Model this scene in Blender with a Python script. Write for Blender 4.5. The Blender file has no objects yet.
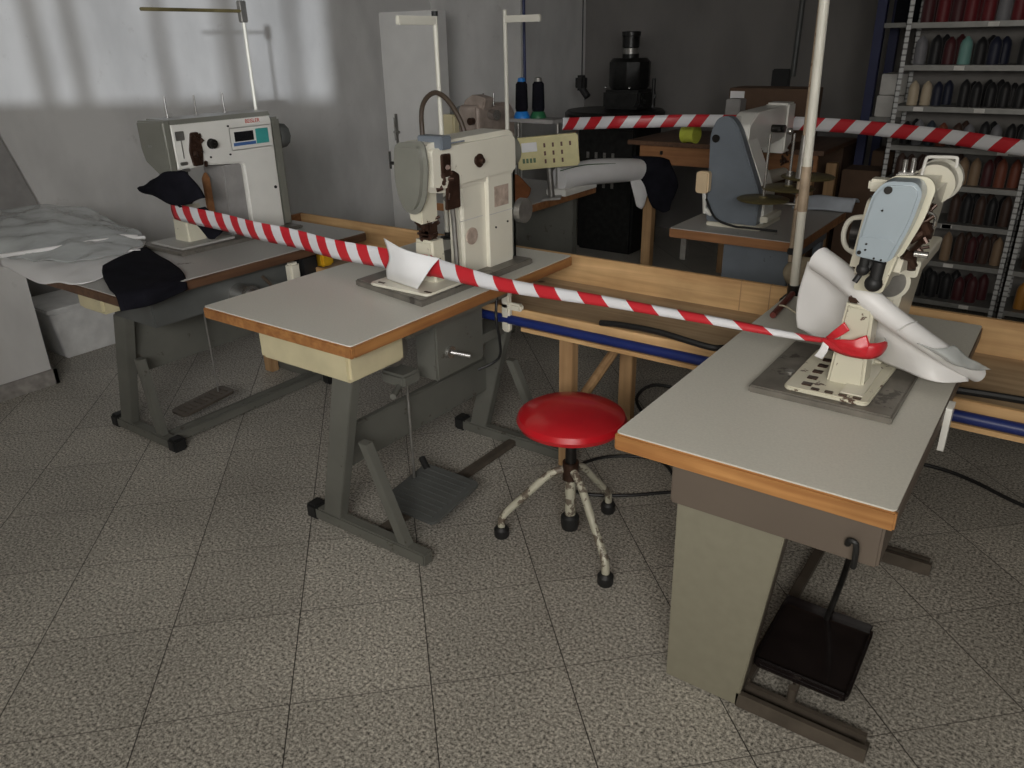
import bpy, bmesh, math, random
from mathutils import Vector, Matrix, noise
random.seed(7)
C = bpy.context.scene.collection
R = math.radians

# ------------------------------------------------------------------ camera
r2 = math.sqrt(2)
def rot(v):      # tile frame -> room frame
    return Vector(((v[0]-v[1])/r2, (v[0]+v[1])/r2, v[2]))
cam_r = rot((0.98562082, -0.16812766, -0.01687262))
cam_u = rot((0.08275056, 0.39321402, 0.91571561))
cam_f = rot((0.14732257, 0.90394459, -0.40147258))
cd = bpy.data.cameras.new('camera'); cam = bpy.data.objects.new('camera', cd); C.objects.link(cam)
cd.sensor_width = 36; cd.lens = 781.57*36/1024; cd.clip_start = 0.05
m = Matrix((cam_r, cam_u, -cam_f)).transposed().to_4x4()
m.translation = Vector((0.93332, -0.97691, 1.70987))
cam.matrix_world = m
bpy.context.scene.camera = cam

# ------------------------------------------------------------------ materials
def nodes(name):
    mt = bpy.data.materials.new(name); mt.use_nodes = True
    nt = mt.node_tree; b = nt.nodes['Principled BSDF']
    return mt, nt, b
def mat(name, col, rough=.6, metal=0, var=.12, scale=12, bump=0, bscale=60, chip=None, chip_t=.62, chip_s=14, coat=0):
    mt, nt, b = nodes(name); N = nt.nodes; L = nt.links
    tc = N.new('ShaderNodeTexCoord')
    ns = N.new('ShaderNodeTexNoise'); ns.inputs['Scale'].default_value = scale; ns.inputs['Detail'].default_value = 5
    L.new(tc.outputs['Object'], ns.inputs['Vector'])
    rp = N.new('ShaderNodeValToRGB'); L.new(ns.outputs['Fac'], rp.inputs['Fac'])
    rp.color_ramp.elements[0].position = .3; rp.color_ramp.elements[1].position = .7
    rp.color_ramp.elements[0].color = (*[c*(1-var) for c in col], 1)
    rp.color_ramp.elements[1].color = (*[min(1, c*(1+var)) for c in col], 1)
    out = rp.outputs['Color']
    if chip:
        n2 = N.new('ShaderNodeTexNoise'); n2.inputs['Scale'].default_value = chip_s; n2.inputs['Detail'].default_value = 8
        n2.inputs['Roughness'].default_value = .65
        L.new(tc.outputs['Object'], n2.inputs['Vector'])
        r3 = N.new('ShaderNodeValToRGB'); r3.color_ramp.elements[0].position = chip_t; r3.color_ramp.elements[1].position = chip_t+.03
        L.new(n2.outputs['Fac'], r3.inputs['Fac'])
        mx = N.new('ShaderNodeMixRGB'); mx.inputs[2].default_value = (*chip, 1)
        L.new(r3.outputs['Color'], mx.inputs[0]); L.new(out, mx.inputs[1]); out = mx.outputs[0]
    L.new(out, b.inputs['Base Color'])
    if rough > .85: b.inputs['Specular IOR Level'].default_value = .08
    b.inputs['Roughness'].default_value = rough; b.inputs['Metallic'].default_value = metal
    b.inputs['Coat Weight'].default_value = coat
    if bump:
        n3 = N.new('ShaderNodeTexNoise'); n3.inputs['Scale'].default_value = bscale; n3.inputs['Detail'].default_value = 6
        L.new(tc.outputs['Object'], n3.inputs['Vector'])
        bp = N.new('ShaderNodeBump'); bp.inputs['Strength'].default_value = bump; bp.inputs['Distance'].default_value = .01
        L.new(n3.outputs['Fac'], bp.inputs['Height']); L.new(bp.outputs['Normal'], b.inputs['Normal'])
    return mt
def wood(name, c1, c2, axis='X', scale=1.0, rough=.55, knots=True):
    mt, nt, b = nodes(name); N = nt.nodes; L = nt.links
    tc = N.new('ShaderNodeTexCoord'); mp = N.new('ShaderNodeMapping')
    s = {'X': (1.2, 22, 22), 'Y': (22, 1.2, 22), 'Z': (22, 22, 1.2)}[axis]
    mp.inputs['Scale'].default_value = [k*scale for k in s]
    L.new(tc.outputs['Object'], mp.inputs['Vector'])
    ns = N.new('ShaderNodeTexNoise'); ns.inputs['Scale'].default_value = 1.6; ns.inputs['Detail'].default_value = 7; ns.inputs['Distortion'].default_value = .4
    L.new(mp.outputs['Vector'], ns.inputs['Vector'])
    rp = N.new('ShaderNodeValToRGB'); L.new(ns.outputs['Fac'], rp.inputs['Fac'])
    rp.color_ramp.elements[0].position = .32; rp.color_ramp.elements[1].position = .68
    rp.color_ramp.elements[0].color = (*c1, 1); rp.color_ramp.elements[1].color = (*c2, 1)
    out = rp.outputs['Color']
    n2 = N.new('ShaderNodeTexNoise'); n2.inputs['Scale'].default_value = 3.5; n2.inputs['Detail'].default_value = 4
    L.new(tc.outputs['Object'], n2.inputs['Vector'])
    r3 = N.new('ShaderNodeValToRGB'); r3.color_ramp.elements[0].position = .35; r3.color_ramp.elements[1].position = .7
    r3.color_ramp.elements[0].color = (.62, .6, .58, 1); r3.color_ramp.elements[1].color = (1, 1, 1, 1)
    L.new(n2.outputs['Fac'], r3.inputs['Fac'])
    mx = N.new('ShaderNodeMixRGB'); mx.blend_type = 'MULTIPLY'; mx.inputs[0].default_value = .8
    L.new(out, mx.inputs[1]); L.new(r3.outputs['Color'], mx.inputs[2]); out = mx.outputs[0]
    if knots:
        v = N.new('ShaderNodeTexVoronoi'); v.inputs['Scale'].default_value = 2.6; L.new(tc.outputs['Object'], v.inputs['Vector'])
        r4 = N.new('ShaderNodeValToRGB'); r4.color_ramp.elements[0].position = .03; r4.color_ramp.elements[1].position = .06
        r4.color_ramp.elements[0].color = (1, 1, 1, 1); r4.color_ramp.elements[1].color = (0, 0, 0, 1)
        L.new(v.outputs['Distance'], r4.inputs['Fac'])
        m2 = N.new('ShaderNodeMixRGB'); m2.inputs[2].default_value = (c1[0]*.35, c1[1]*.3, c1[2]*.3, 1)
        L.new(r4.outputs['Color'], m2.inputs[0]); L.new(out, m2.inputs[1]); out = m2.outputs[0]
    L.new(out, b.inputs['Base Color']); b.inputs['Roughness'].default_value = rough
    return mt

def floor_mat():
    mt, nt, b = nodes('granite_tile'); N = nt.nodes; L = nt.links
    tc = N.new('ShaderNodeTexCoord'); mp = N.new('ShaderNodeMapping'); mp.vector_type = 'TEXTURE'
    mp.inputs['Rotation'].default_value = (0, 0, R(45)); mp.inputs['Scale'].default_value = (.4, .4, .4)
    L.new(tc.outputs['Object'], mp.inputs['Vector'])
    sp = N.new('ShaderNodeSeparateXYZ'); L.new(mp.outputs['Vector'], sp.inputs[0])
    def edge(o, w):
        f = N.new('ShaderNodeMath'); f.operation = 'FRACT'; L.new(o, f.inputs[0])
        a = N.new('ShaderNodeMath'); a.operation = 'SUBTRACT'; L.new(f.outputs[0], a.inputs[0]); a.inputs[1].default_value = .5
        c = N.new('ShaderNodeMath'); c.operation = 'ABSOLUTE'; L.new(a.outputs[0], c.inputs[0])
        g = N.new('ShaderNodeMath'); g.operation = 'GREATER_THAN'; L.new(c.outputs[0], g.inputs[0]); g.inputs[1].default_value = .5-w
        return g.outputs[0]
    ex = edge(sp.outputs['X'], .0042); ey = edge(sp.outputs['Y'], .0036)
    # granite speckle
    n1 = N.new('ShaderNodeTexNoise'); n1.inputs['Scale'].default_value = 105; n1.inputs['Detail'].default_value = 4; n1.inputs['Roughness'].default_value = .8
    L.new(tc.outputs['Object'], n1.inputs['Vector'])
    rp = N.new('ShaderNodeValToRGB'); L.new(n1.outputs['Fac'], rp.inputs['Fac'])
    e = rp.color_ramp.elements
    e[0].position = .39; e[0].color = (.06, .055, .047, 1); e[1].position = .6; e[1].color = (.72, .68, .6, 1)
    k = e.new(.45); k.color = (.3, .28, .245, 1)
    k = e.new(.53); k.color = (.42, .395, .345, 1)
    # per tile tone
    fl = N.new('ShaderNodeVectorMath'); fl.operation = 'FLOOR'; L.new(mp.outputs['Vector'], fl.inputs[0])
    wn = N.new('ShaderNodeTexWhiteNoise'); L.new(fl.outputs[0], wn.inputs['Vector'])
    mr = N.new('ShaderNodeMapRange'); L.new(wn.outputs['Value'], mr.inputs['Value']); mr.inputs['To Min'].default_value = .9; mr.inputs['To Max'].default_value = 1.06
    # grime
    n2 = N.new('ShaderNodeTexNoise'); n2.inputs['Scale'].default_value = 1.6; n2.inputs['Detail'].default_value = 5; L.new(tc.outputs['Object'], n2.inputs['Vector'])
    m3 = N.new('ShaderNodeMapRange'); L.new(n2.outputs['Fac'], m3.inputs['Value']); m3.inputs['From Min'].default_value = .35; m3.inputs['From Max'].default_value = .65; m3.inputs['To Min'].default_value = .84; m3.inputs['To Max'].default_value = 1.06
    mm = N.new('ShaderNodeMath'); mm.operation = 'MULTIPLY'; L.new(mr.outputs[0], mm.inputs[0]); L.new(m3.outputs[0], mm.inputs[1])
    vm = N.new('ShaderNodeVectorMath'); vm.operation = 'SCALE'; L.new(rp.outputs['Color'], vm.inputs[0]); L.new(mm.outputs[0], vm.inputs['Scale'])
    mxe = N.new('ShaderNodeMath'); mxe.operation = 'MAXIMUM'; L.new(ex, mxe.inputs[0]); L.new(ey, mxe.inputs[1])
    g1 = N.new('ShaderNodeMixRGB'); L.new(ex, g1.inputs[0]); L.new(vm.outputs[0], g1.inputs[1]); g1.inputs[2].default_value = (.035, .03, .026, 1)
    g2 = N.new('ShaderNodeMixRGB'); L.new(ey, g2.inputs[0]); L.new(g1.outputs[0], g2.inputs[1]); g2.inputs[2].default_value = (.1, .09, .078, 1)
    L.new(g2.outputs[0], b.inputs['Base Color'])
    b.inputs['Roughness'].default_value = .48
    bp = N.new('ShaderNodeBump'); bp.invert = True; bp.inputs['Strength'].default_value = .5; bp.inputs['Distance'].default_value = .003
    L.new(mxe.outputs[0], bp.inputs['Height']); L.new(bp.outputs['Normal'], b.inputs['Normal'])
    return mt

def wall_mat(name, col, stain=.25):
    mt, nt, b = nodes(name); N = nt.nodes; L = nt.links
    tc = N.new('ShaderNodeTexCoord')
    mp = N.new('ShaderNodeMapping'); mp.inputs['Scale'].default_value = (1, 1, .55); L.new(tc.outputs['Object'], mp.inputs['Vector'])
    ns = N.new('ShaderNodeTexNoise'); ns.inputs['Scale'].default_value = 2.3; ns.inputs['Detail'].default_value = 6; L.new(mp.outputs['Vector'], ns.inputs['Vector'])
    rp = N.new('ShaderNodeValToRGB'); L.new(ns.outputs['Fac'], rp.inputs['Fac'])
    rp.color_ramp.elements[0].position = .3; rp.color_ramp.elements[0].color = (*[c*(1-stain) for c in col], 1)
    rp.color_ramp.elements[1].position = .6; rp.color_ramp.elements[1].color = (*col, 1)
    n2 = N.new('ShaderNodeTexNoise'); n2.inputs['Scale'].default_value = 9; n2.inputs['Detail'].default_value = 9; n2.inputs['Roughness'].default_value = .7; L.new(tc.outputs['Object'], n2.inputs['Vector'])
    r3 = N.new('ShaderNodeValToRGB'); r3.color_ramp.elements[0].position = .62; r3.color_ramp.elements[1].position = .78
    r3.color_ramp.elements[1].color = (.35, .35, .35, 1)
    L.new(n2.outputs['Fac'], r3.inputs['Fac'])
    mx = N.new('ShaderNodeMixRGB'); mx.inputs[2].default_value = (.2, .17, .13, 1)
    L.new(r3.outputs['Color'], mx.inputs[0]); L.new(rp.outputs['Color'], mx.inputs[1])
    L.new(mx.outputs[0], b.inputs['Base Color']); b.inputs['Roughness'].default_value = .85
    bp = N.new('ShaderNodeBump'); bp.inputs['Strength'].default_value = .15; bp.inputs['Distance'].default_value = .01
    L.new(n2.outputs['Fac'], bp.inputs['Height']); L.new(bp.outputs['Normal'], b.inputs['Normal'])
    return mt
def tape_mat():
    mt, nt, b = nodes('barrier_tape'); N = nt.nodes; L = nt.links
    uv = N.new('ShaderNodeUVMap'); sp = N.new('ShaderNodeSeparateXYZ'); L.new(uv.outputs[0], sp.inputs[0])
    # diagonal stripes: u in stripe pairs, v across
    ml = N.new('ShaderNodeMath'); ml.operation = 'MULTIPLY_ADD'; L.new(sp.outputs['Y'], ml.inputs[0]); ml.inputs[1].default_value = .22; L.new(sp.outputs['X'], ml.inputs[2])
    fr = N.new('ShaderNodeMath'); fr.operation = 'FRACT'; L.new(ml.outputs[0], fr.inputs[0])
    gt = N.new('ShaderNodeMath'); gt.operation = 'GREATER_THAN'; L.new(fr.outputs[0], gt.inputs[0]); gt.inputs[1].default_value = .5
    mx = N.new('ShaderNodeMixRGB'); L.new(gt.outputs[0], mx.inputs[0]); mx.inputs[1].default_value = (.56, .025, .035, 1); mx.inputs[2].default_value = (.74, .74, .76, 1)
    L.new(mx.outputs[0], b.inputs['Base Color']); b.inputs['Roughness'].default_value = .38
    return mt
def upright_mat():
    mt, nt, b = nodes('perforated_zinc'); N = nt.nodes; L = nt.links
    tc = N.new('ShaderNodeTexCoord'); sp = N.new('ShaderNodeSeparateXYZ'); L.new(tc.outputs['Object'], sp.inputs[0])
    ml = N.new('ShaderNodeMath'); ml.operation = 'MULTIPLY'; ml.inputs[1].default_value = 30; L.new(sp.outputs['Z'], ml.inputs[0])
    fr = N.new('ShaderNodeMath'); fr.operation = 'FRACT'; L.new(ml.outputs[0], fr.inputs[0])
    gt = N.new('ShaderNodeMath'); gt.operation = 'GREATER_THAN'; L.new(fr.outputs[0], gt.inputs[0]); gt.inputs[1].default_value = .72
    mx = N.new('ShaderNodeMixRGB'); L.new(gt.outputs[0], mx.inputs[0]); mx.inputs[1].default_value = (.5, .51, .51, 1); mx.inputs[2].default_value = (.2, .2, .2, 1)
    L.new(mx.outputs[0], b.inputs['Base Color']); b.inputs['Roughness'].default_value = .5; b.inputs['Metallic'].default_value = .3
    return mt
def thread_mat(name, col):
    mt, nt, b = nodes(name); N = nt.nodes; L = nt.links
    tc = N.new('ShaderNodeTexCoord'); w = N.new('ShaderNodeTexWave'); w.bands_direction = 'Z'; w.inputs['Scale'].default_value = 60; w.inputs['Distortion'].default_value = 1
    L.new(tc.outputs['Object'], w.inputs['Vector'])
    rp = N.new('ShaderNodeValToRGB'); L.new(w.outputs['Fac'], rp.inputs['Fac'])
    rp.color_ramp.elements[0].color = (*[c*.7 for c in col], 1); rp.color_ramp.elements[1].color = (*col, 1)
    L.new(rp.outputs[0], b.inputs['Base Color']); b.inputs['Roughness'].default_value = .55; b.inputs['Sheen Weight'].default_value = .2
    return mt
def plastic_film(name):
    mt, nt, b = nodes(name)
    b.inputs['Base Color'].default_value = (.68, .71, .7, 1); b.inputs['Roughness'].default_value = .22
    b.inputs['Alpha'].default_value = .5
    N = nt.nodes; L = nt.links
    tc = N.new('ShaderNodeTexCoord'); ns = N.new('ShaderNodeTexNoise'); ns.inputs['Scale'].default_value = 9; L.new(tc.outputs['Object'], ns.inputs['Vector'])
    bp = N.new('ShaderNodeBump'); bp.inputs['Strength'].default_value = .6; bp.inputs['Distance'].default_value = .02
    L.new(ns.outputs['Fac'], bp.inputs['Height']); L.new(bp.outputs['Normal'], b.inputs['Normal'])
    return mt

M = dict(
 floor=floor_mat(),
 wall=wall_mat('plaster_wall', (.69, .68, .66)), wall_shaded=wall_mat('shaded_plaster', (.2, .19, .18)),  # second plaster is darker: the back wall's shade is in its colour
 skirting=mat('skirting_stone', (.3, .28, .26), .6, var=.3, scale=20),
 ceiling=mat('ceiling_paint', (.5, .5, .49), .9),
 laminate=mat('speckled_laminate', (.64, .62, .55), .42, var=.05, scale=160, chip=(.27, .24, .2), chip_t=.7, chip_s=9),
 laminate_grey=mat('grey_laminate', (.42, .41, .385), .5, var=.08, scale=150, chip=(.14, .12, .1), chip_t=.66),
 oak=wood('table_edge_wood', (.36, .15, .045), (.62, .32, .11), 'X', 1, .5, False),
 oak_y=wood('table_edge_wood_side', (.3, .12, .04), (.5, .24, .08), 'Y', 1, .5, False),
 brown_edge=wood('brown_edge', (.09, .045, .025), (.17, .09, .05), 'Y', 1, .5, False),
 pine=wood('pine', (.56, .33, .145), (.8, .53, .26), 'X', 1, .6, True),
 pine_z=wood('pine_post', (.42, .25, .12), (.6, .38, .19), 'Z', 1, .6, False),
 ply=wood('worn_board', (.42, .29, .17), (.62, .46, .29), 'X', .8, .6, True),
 orange_wood=wood('orange_wood', (.3, .13, .05), (.46, .22, .09), 'X', 1, .6, False),
 green_metal=mat('grey_green_metal', (.15, .15, .13), .5, .2, .12, 6, chip=(.09, .08, .065), chip_t=.64, chip_s=20),
 dark_green=mat('dark_grey_metal', (.11, .115, .11), .5, .2, .15, 6),
 taupe=mat('taupe_metal', (.15, .12, .095), .5, .1, .06, 5),
 greige=mat('greige_panel', (.25, .235, .175), .55, .05, .05, 30, chip=(.12, .1, .07), chip_t=.72, chip_s=12),
 bar_brown=mat('brown_steel', (.12, .1, .08), .45, .4, .2, 15),
 black=mat('black_rubber', (.012, .012, .012), .55, 0, .3),
 black_gloss=mat('black_enamel', (.012, .009, .009), .18, 0, .3, coat=.5),
 black_cloth=mat('black_cloth', (.01, .01, .014), .95, 0, .3, bump=.3, bscale=120),
 cream=mat('cream_enamel', (.72, .69, .58), .35, 0, .05, 5, chip=(.13, .07, .04), chip_t=.68, chip_s=16, coat=.3),
 cream_worn=mat('worn_cream_enamel', (.66, .63, .5), .4, 0, .08, 5, chip=(.1, .055, .035), chip_t=.61, chip_s=22, coat=.2),
 cream_box=mat('yellowed_cream', (.56, .5, .32), .5, 0, .1, 8, chip=(.25, .14, .05), chip_t=.68, chip_s=14),
 ivory=mat('ivory_knob', (.72, .56, .36), .4, 0, .05),
 white=mat('white_enamel', (.78, .77, .72), .35, 0, .05, 6, chip=(.2, .17, .12), chip_t=.72, chip_s=14, coat=.3),
 tube_white=mat('white_painted_tube', (.74, .72, .63), .4, 0, .06, 8, chip=(.3, .2, .1), chip_t=.68),
 tube_rust=mat('rusty_tube', (.48, .37, .26), .5, .1, .25, 14, chip=(.2, .1, .05), chip_t=.57),
 grey_cover=mat('grey_cover', (.205, .205, .175), .35, .1, .08, 8, coat=.3),
 blue_cover=mat('pale_blue_grey_cover', (.36, .42, .46), .28, .05, .05, 6, chip=(.24, .27, .28), chip_t=.68, chip_s=9, coat=.5),
 blue_grey=mat('blue_grey_enamel', (.165, .19, .22), .45, .1, .1, 7, chip=(.08, .09, .1), chip_t=.66),
 brown_mech=mat('oily_brown_steel', (.06, .032, .022), .35, .5, .4, 30),
 dark_mech=mat('dark_steel', (.03, .028, .026), .35, .6, .4, 30),
 steel=mat('bright_steel', (.55, .54, .52), .25, .9, .1, 20),
 dull_steel=mat('dull_steel', (.3, .29, .27), .4, .7, .2, 20),
 bed_steel=mat('worn_bed_plate', (.2, .185, .16), .45, .4, .2, 18, chip=(.09, .08, .07), chip_t=.6),
 paper=mat('white_paper', (.8, .8, .8), .7, 0, .03),
 leather=mat('white_leather', (.78, .77, .76), .45, 0, .04, 5, bump=.1, bscale=25),
 leather_seam=mat('grey_seam', (.55, .54, .52), .6),
 film=plastic_film('plastic_film'),
 red=mat('red_vinyl', (.55, .01, .018), .28, 0, .05, coat=.4),
 red_tape=mat('red_film', (.6, .02, .03), .3, 0, .05),
 tape=tape_mat(),
 chipped_leg=mat('chipped_white_leg', (.5, .48, .38), .4, .1, .1, 8, chip=(.16, .13, .1), chip_t=.52, chip_s=20),
 blue=mat('blue_paint', (.012, .025, .14), .4, 0, .1),
 blue_dark=mat('dark_blue_upright', (.014, .02, .08), .5, 0, .1),
 blue_plastic=mat('bright_blue_plastic', (.02, .2, .6), .35),
 green_plastic=mat('green_plastic', (.02, .12, .05), .4),
 shelf=mat('galvanised_shelf', (.24, .24, .23), .45, .3, .12, 14), shelf_back=mat('shelf_back', (.2, .19, .18), .7, 0, .1),
 zinc=upright_mat(),
 tag=mat('white_card', (.72, .71, .68), .7), display=mat('dark_display', (.01, .011, .013), .2),
 teal=mat('teal_keypad', (.06, .36, .34), .4), blue_key=mat('blue_keypad', (.06, .14, .36), .4),
 button_green=mat('green_ink', (.1, .16, .08), .5), brown_key=mat('brown_key', (.1, .035, .02), .5),
 yellow_panel=mat('yellowed_panel', (.6, .54, .27), .45), yellow=mat('yellow_plastic', (.7, .4, .02), .45),
 lime=mat('yellow_green_tape', (.55, .6, .08), .4), card=mat('brown_cardboard', (.11, .065, .04), .85, 0, .15, 10),
 brown_cloth=mat('rust_brown_cloth', (.25, .1, .045), .9, 0, .2, bump=.3, bscale=30),
 beige_cloth=mat('beige_cloth', (.38, .32, .23), .9, 0, .2, 20, bump=.4, bscale=40),
 lightblue_cloth=mat('pale_blue_cloth', (.44, .48, .54), .8, 0, .1),
 olive=mat('olive_disc', (.14, .115, .05), .5, .2, .2, 20), felt=mat('old_pink_enamel', (.33, .27, .23), .5, .1, .2, 18),
 cable=mat('black_cable', (.012, .012, .012), .5), hose=mat('brown_hose', (.07, .05, .035), .5),
 stick=mat('red_brown_stick', (.15, .03, .02), .5), string=mat('string', (.6, .55, .4), .8),
 bin=mat('pale_grey_bin', (.7, .7, .69), .5), panel=mat('grey_panel', (.3, .29, .28), .7),
 cabinet=mat('pale_cabinet', (.8, .79, .76), .6, 0, .05, 4), dark_iron=mat('dark_iron', (.02, .02, .019), .4, .5, .4, 20),
 sticker=mat('worn_sticker', (.42, .33, .27), .6, 0, .25, 40), mark=mat('white_mark', (.6, .6, .58), .5), ink=mat('red_ink', (.5, .05, .03), .5),
 black_ink=mat('black_ink', (.02, .02, .02), .6), window=mat('window_frame', (.4, .4, .4), .5),
)

# ------------------------------------------------------------------ mesh helpers
class MB:
    def __init__(s): s.bm = bmesh.new()
    def _add(s, t, mtx=None):
        if mtx is not None: t.transform(mtx)
        me = bpy.data.meshes.new('tmp'); t.to_mesh(me); t.free(); s.bm.from_mesh(me); bpy.data.meshes.remove(me)
    def box(s, x0, x1, y0, y1, z0, z1, bev=0, seg=2, mtx=None):
        t = bmesh.new(); bmesh.ops.create_cube(t, size=1)
        for v in t.verts: v.co = Vector(((x0+x1)/2+v.co.x*(x1-x0), (y0+y1)/2+v.co.y*(y1-y0), (z0+z1)/2+v.co.z*(z1-z0)))
        if bev: bmesh.ops.bevel(t, geom=t.edges[:], offset=bev, segments=seg, affect='EDGES', clamp_overlap=True)
        s._add(t, mtx); return s
    def prism(s, poly, axis, a0, a1, bev=0, seg=2, mtx=None, scale1=1):
        t = bmesh.new()
        def P(p, a):
            return {'x': Vector((a, p[0], p[1])), 'y': Vector((p[0], a, p[1])), 'z': Vector((p[0], p[1], a))}[axis]
        cx = sum(p[0] for p in poly)/len(poly); cy = sum(p[1] for p in poly)/len(poly)
        A = [t.verts.new(P(p, a0)) for p in poly]
        B = [t.verts.new(P((cx+(p[0]-cx)*scale1, cy+(p[1]-cy)*scale1), a1)) for p in poly]
        n = len(poly); t.faces.new(A); t.faces.new(B[::-1])
        for i in range(n): t.faces.new((A[i], B[i], B[(i+1) % n], A[(i+1) % n]))
        bmesh.ops.recalc_face_normals(t, faces=t.faces[:])
        if bev:
            cap = [e for e in t.edges if (e.verts[0] in A) == (e.verts[1] in A)]
            bmesh.ops.bevel(t, geom=cap, offset=bev, segments=seg, affect='EDGES', clamp_overlap=True)
        s._add(t, mtx); return s
    def cyl(s, p0, p1, r0, r1=None, n=16):
        if r1 is None: r1 = r0
        p0 = Vector(p0); p1 = Vector(p1); d = p1-p0
        t = bmesh.new(); bmesh.ops.create_cone(t, cap_ends=True, segments=n, radius1=max(r0, 1e-4), radius2=max(r1, 1e-4), depth=d.length)
        q = d.to_track_quat('Z', 'Y').to_matrix().to_4x4(); q.translation = (p0+p1)/2
        s._add(t, q); return s
    def sph(s, c, r, sc=(1, 1, 1), n=16):
        t = bmesh.new(); bmesh.ops.create_uvsphere(t, u_segments=n, v_segments=max(6, n//2), radius=r)
        s._add(t, Matrix.Translation(c) @ Matrix.Diagonal((*sc, 1))); return s
    def lathe(s, prof, c=(0, 0, 0), n=24, d=(0, 0, 1)):
        t = bmesh.new(); rings = []
        for r, z in prof:
            rings.append([t.verts.new((r*math.cos(2*math.pi*i/n), r*math.sin(2*math.pi*i/n), z)) for i in range(n)])
        for a, b in zip(rings, rings[1:]):
            for i in range(n): t.faces.new((a[i], a[(i+1) % n], b[(i+1) % n], b[i]))
        t.faces.new(rings[0][::-1]); t.faces.new(rings[-1])
        q = Vector(d).to_track_quat('Z', 'Y').to_matrix().to_4x4(); q.translation = Vector(c)
        s._add(t, q); return s
    def tube(s, pts, r, n=8, sub=6):
        P = smooth_path(pts, sub) if sub > 1 else [Vector(p) for p in pts]
        t = bmesh.new(); rings = []; up = Vector((0.13, .21, 1)).normalized()
        for i, p in enumerate(P):
            d = (P[min(i+1, len(P)-1)]-P[max(i-1, 0)]).normalized()
            a = d.cross(up)
            if a.length < .05: a = d.cross(Vector((1, 0, 0)))
            a.normalize(); b = d.cross(a)
            rr = r(i/(len(P)-1)) if callable(r) else r
            rings.append([t.verts.new(p+(a*math.cos(2*math.pi*k/n)+b*math.sin(2*math.pi*k/n))*rr) for k in range(n)])
        for a, b in zip(rings, rings[1:]):
            for i in range(n): t.faces.new((a[i], a[(i+1) % n], b[(i+1) % n], b[i]))
        t.faces.new(rings[0][::-1]); t.faces.new(rings[-1]); bmesh.ops.recalc_face_normals(t, faces=t.faces[:])
        s._add(t); return s
    def build(s, name, material, parent=None, smooth=True):
        me = bpy.data.meshes.new(name); s.bm.to_mesh(me); s.bm.free()
        me.materials.append(M[material])
        if smooth:
            for p in me.polygons: p.use_smooth = True
            me.set_sharp_from_angle(angle=R(35))
        o = bpy.data.objects.new(name, me); C.objects.link(o); o.parent = parent
        return o
def smooth_path(pts, sub=6):
    P = [Vector(p) for p in pts]; out = []
    for i in range(len(P)-1):
        p0 = P[max(i-1, 0)]; p1 = P[i]; p2 = P[i+1]; p3 = P[min(i+2, len(P)-1)]
        for k in range(sub):
            t = k/sub
            out.append(.5*((2*p1)+(-p0+p2)*t+(2*p0-5*p1+4*p2-p3)*t*t+(-p0+3*p1-3*p2+p3)*t**3))
    out.append(P[-1]); return out
def rpoly(pts, rad, seg=5):
    out = []; n = len(pts)
    for i in range(n):
        p = Vector(pts[i]); a = Vector(pts[i-1]); b = Vector(pts[(i+1) % n]); r = rad[i] if isinstance(rad, (list, tuple)) else rad
        if r <= 0: out.append(tuple(p)); continue
        u = (a-p).normalized(); v = (b-p).normalized(); d = min(r, (a-p).length*.48, (b-p).length*.48)
        s0 = p+u*d; s1 = p+v*d
        for k in range(seg+1):
            t = k/seg; out.append(tuple(s0*(1-t)**2+p*2*t*(1-t)+s1*t*t))
    return out
def thing(name, label, cat, loc=(0, 0, 0), rotz=0, group=None):
    o = bpy.data.objects.new(name, None); C.objects.link(o); o.empty_display_size = .1
    o.location = loc; o.rotation_euler = (0, 0, rotz); o['label'] = label; o['category'] = cat
    if group: o['group'] = group
    return o
def tag(o, label, cat, group=None, kind=None):
    o['label'] = label; o['category'] = cat
    if group: o['group'] = group
    if kind: o['kind'] = kind
    return o
def struct(o): o['kind'] = 'structure'; return o
def sheet(name, rows, material, parent=None, sub=5, thick=.002, wr=0, wf=9, seed=0):
    rows = [[Vector(p) for p in r] for r in rows]
    g1 = [smooth_path(r, sub) for r in rows]
    cols = [smooth_path([g1[i][j] for i in range(len(g1))], sub) for j in range(len(g1[0]))]
    nu = len(cols); nv = len(cols[0]); bm = bmesh.new(); V = []
    for i in range(nu):
        V.append([])
        for j in range(nv):
            p = cols[i][j]
            if wr:
                nz = noise.noise_vector(p*wf+Vector((seed, 0, 0))); p = p+nz*wr
            V[i].append(bm.verts.new(p))
    for i in range(nu-1):
        for j in range(nv-1): bm.faces.new((V[i][j], V[i+1][j], V[i+1][j+1], V[i][j+1]))
    bmesh.ops.recalc_face_normals(bm, faces=bm.faces[:])
    me = bpy.data.meshes.new(name); bm.to_mesh(me); bm.free(); me.materials.append(M[material])
    for p in me.polygons: p.use_smooth = True
    o = bpy.data.objects.new(name, me); C.objects.link(o); o.parent = parent
    sm = o.modifiers.new('s', 'SOLIDIFY'); sm.thickness = thick; sm.offset = 0
    return o
def text(name, body, size, mtx, material, parent, ext=.0006):
    cu = bpy.data.curves.new(name, 'FONT'); cu.body = body; cu.size = size; cu.extrude = ext; cu.align_x = 'CENTER'; cu.align_y = 'CENTER'
    tmp = bpy.data.objects.new(name, cu); C.objects.link(tmp)
    dg = bpy.context.evaluated_depsgraph_get(); me = bpy.data.meshes.new_from_object(tmp.evaluated_get(dg))
    bpy.data.objects.remove(tmp); me.transform(mtx); me.materials.clear(); me.materials.append(M[material])
    o = bpy.data.objects.new(name, me); C.objects.link(o); o.parent = parent
    return o
def B(*a, **k): return MB().box(*a, **k)

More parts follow.
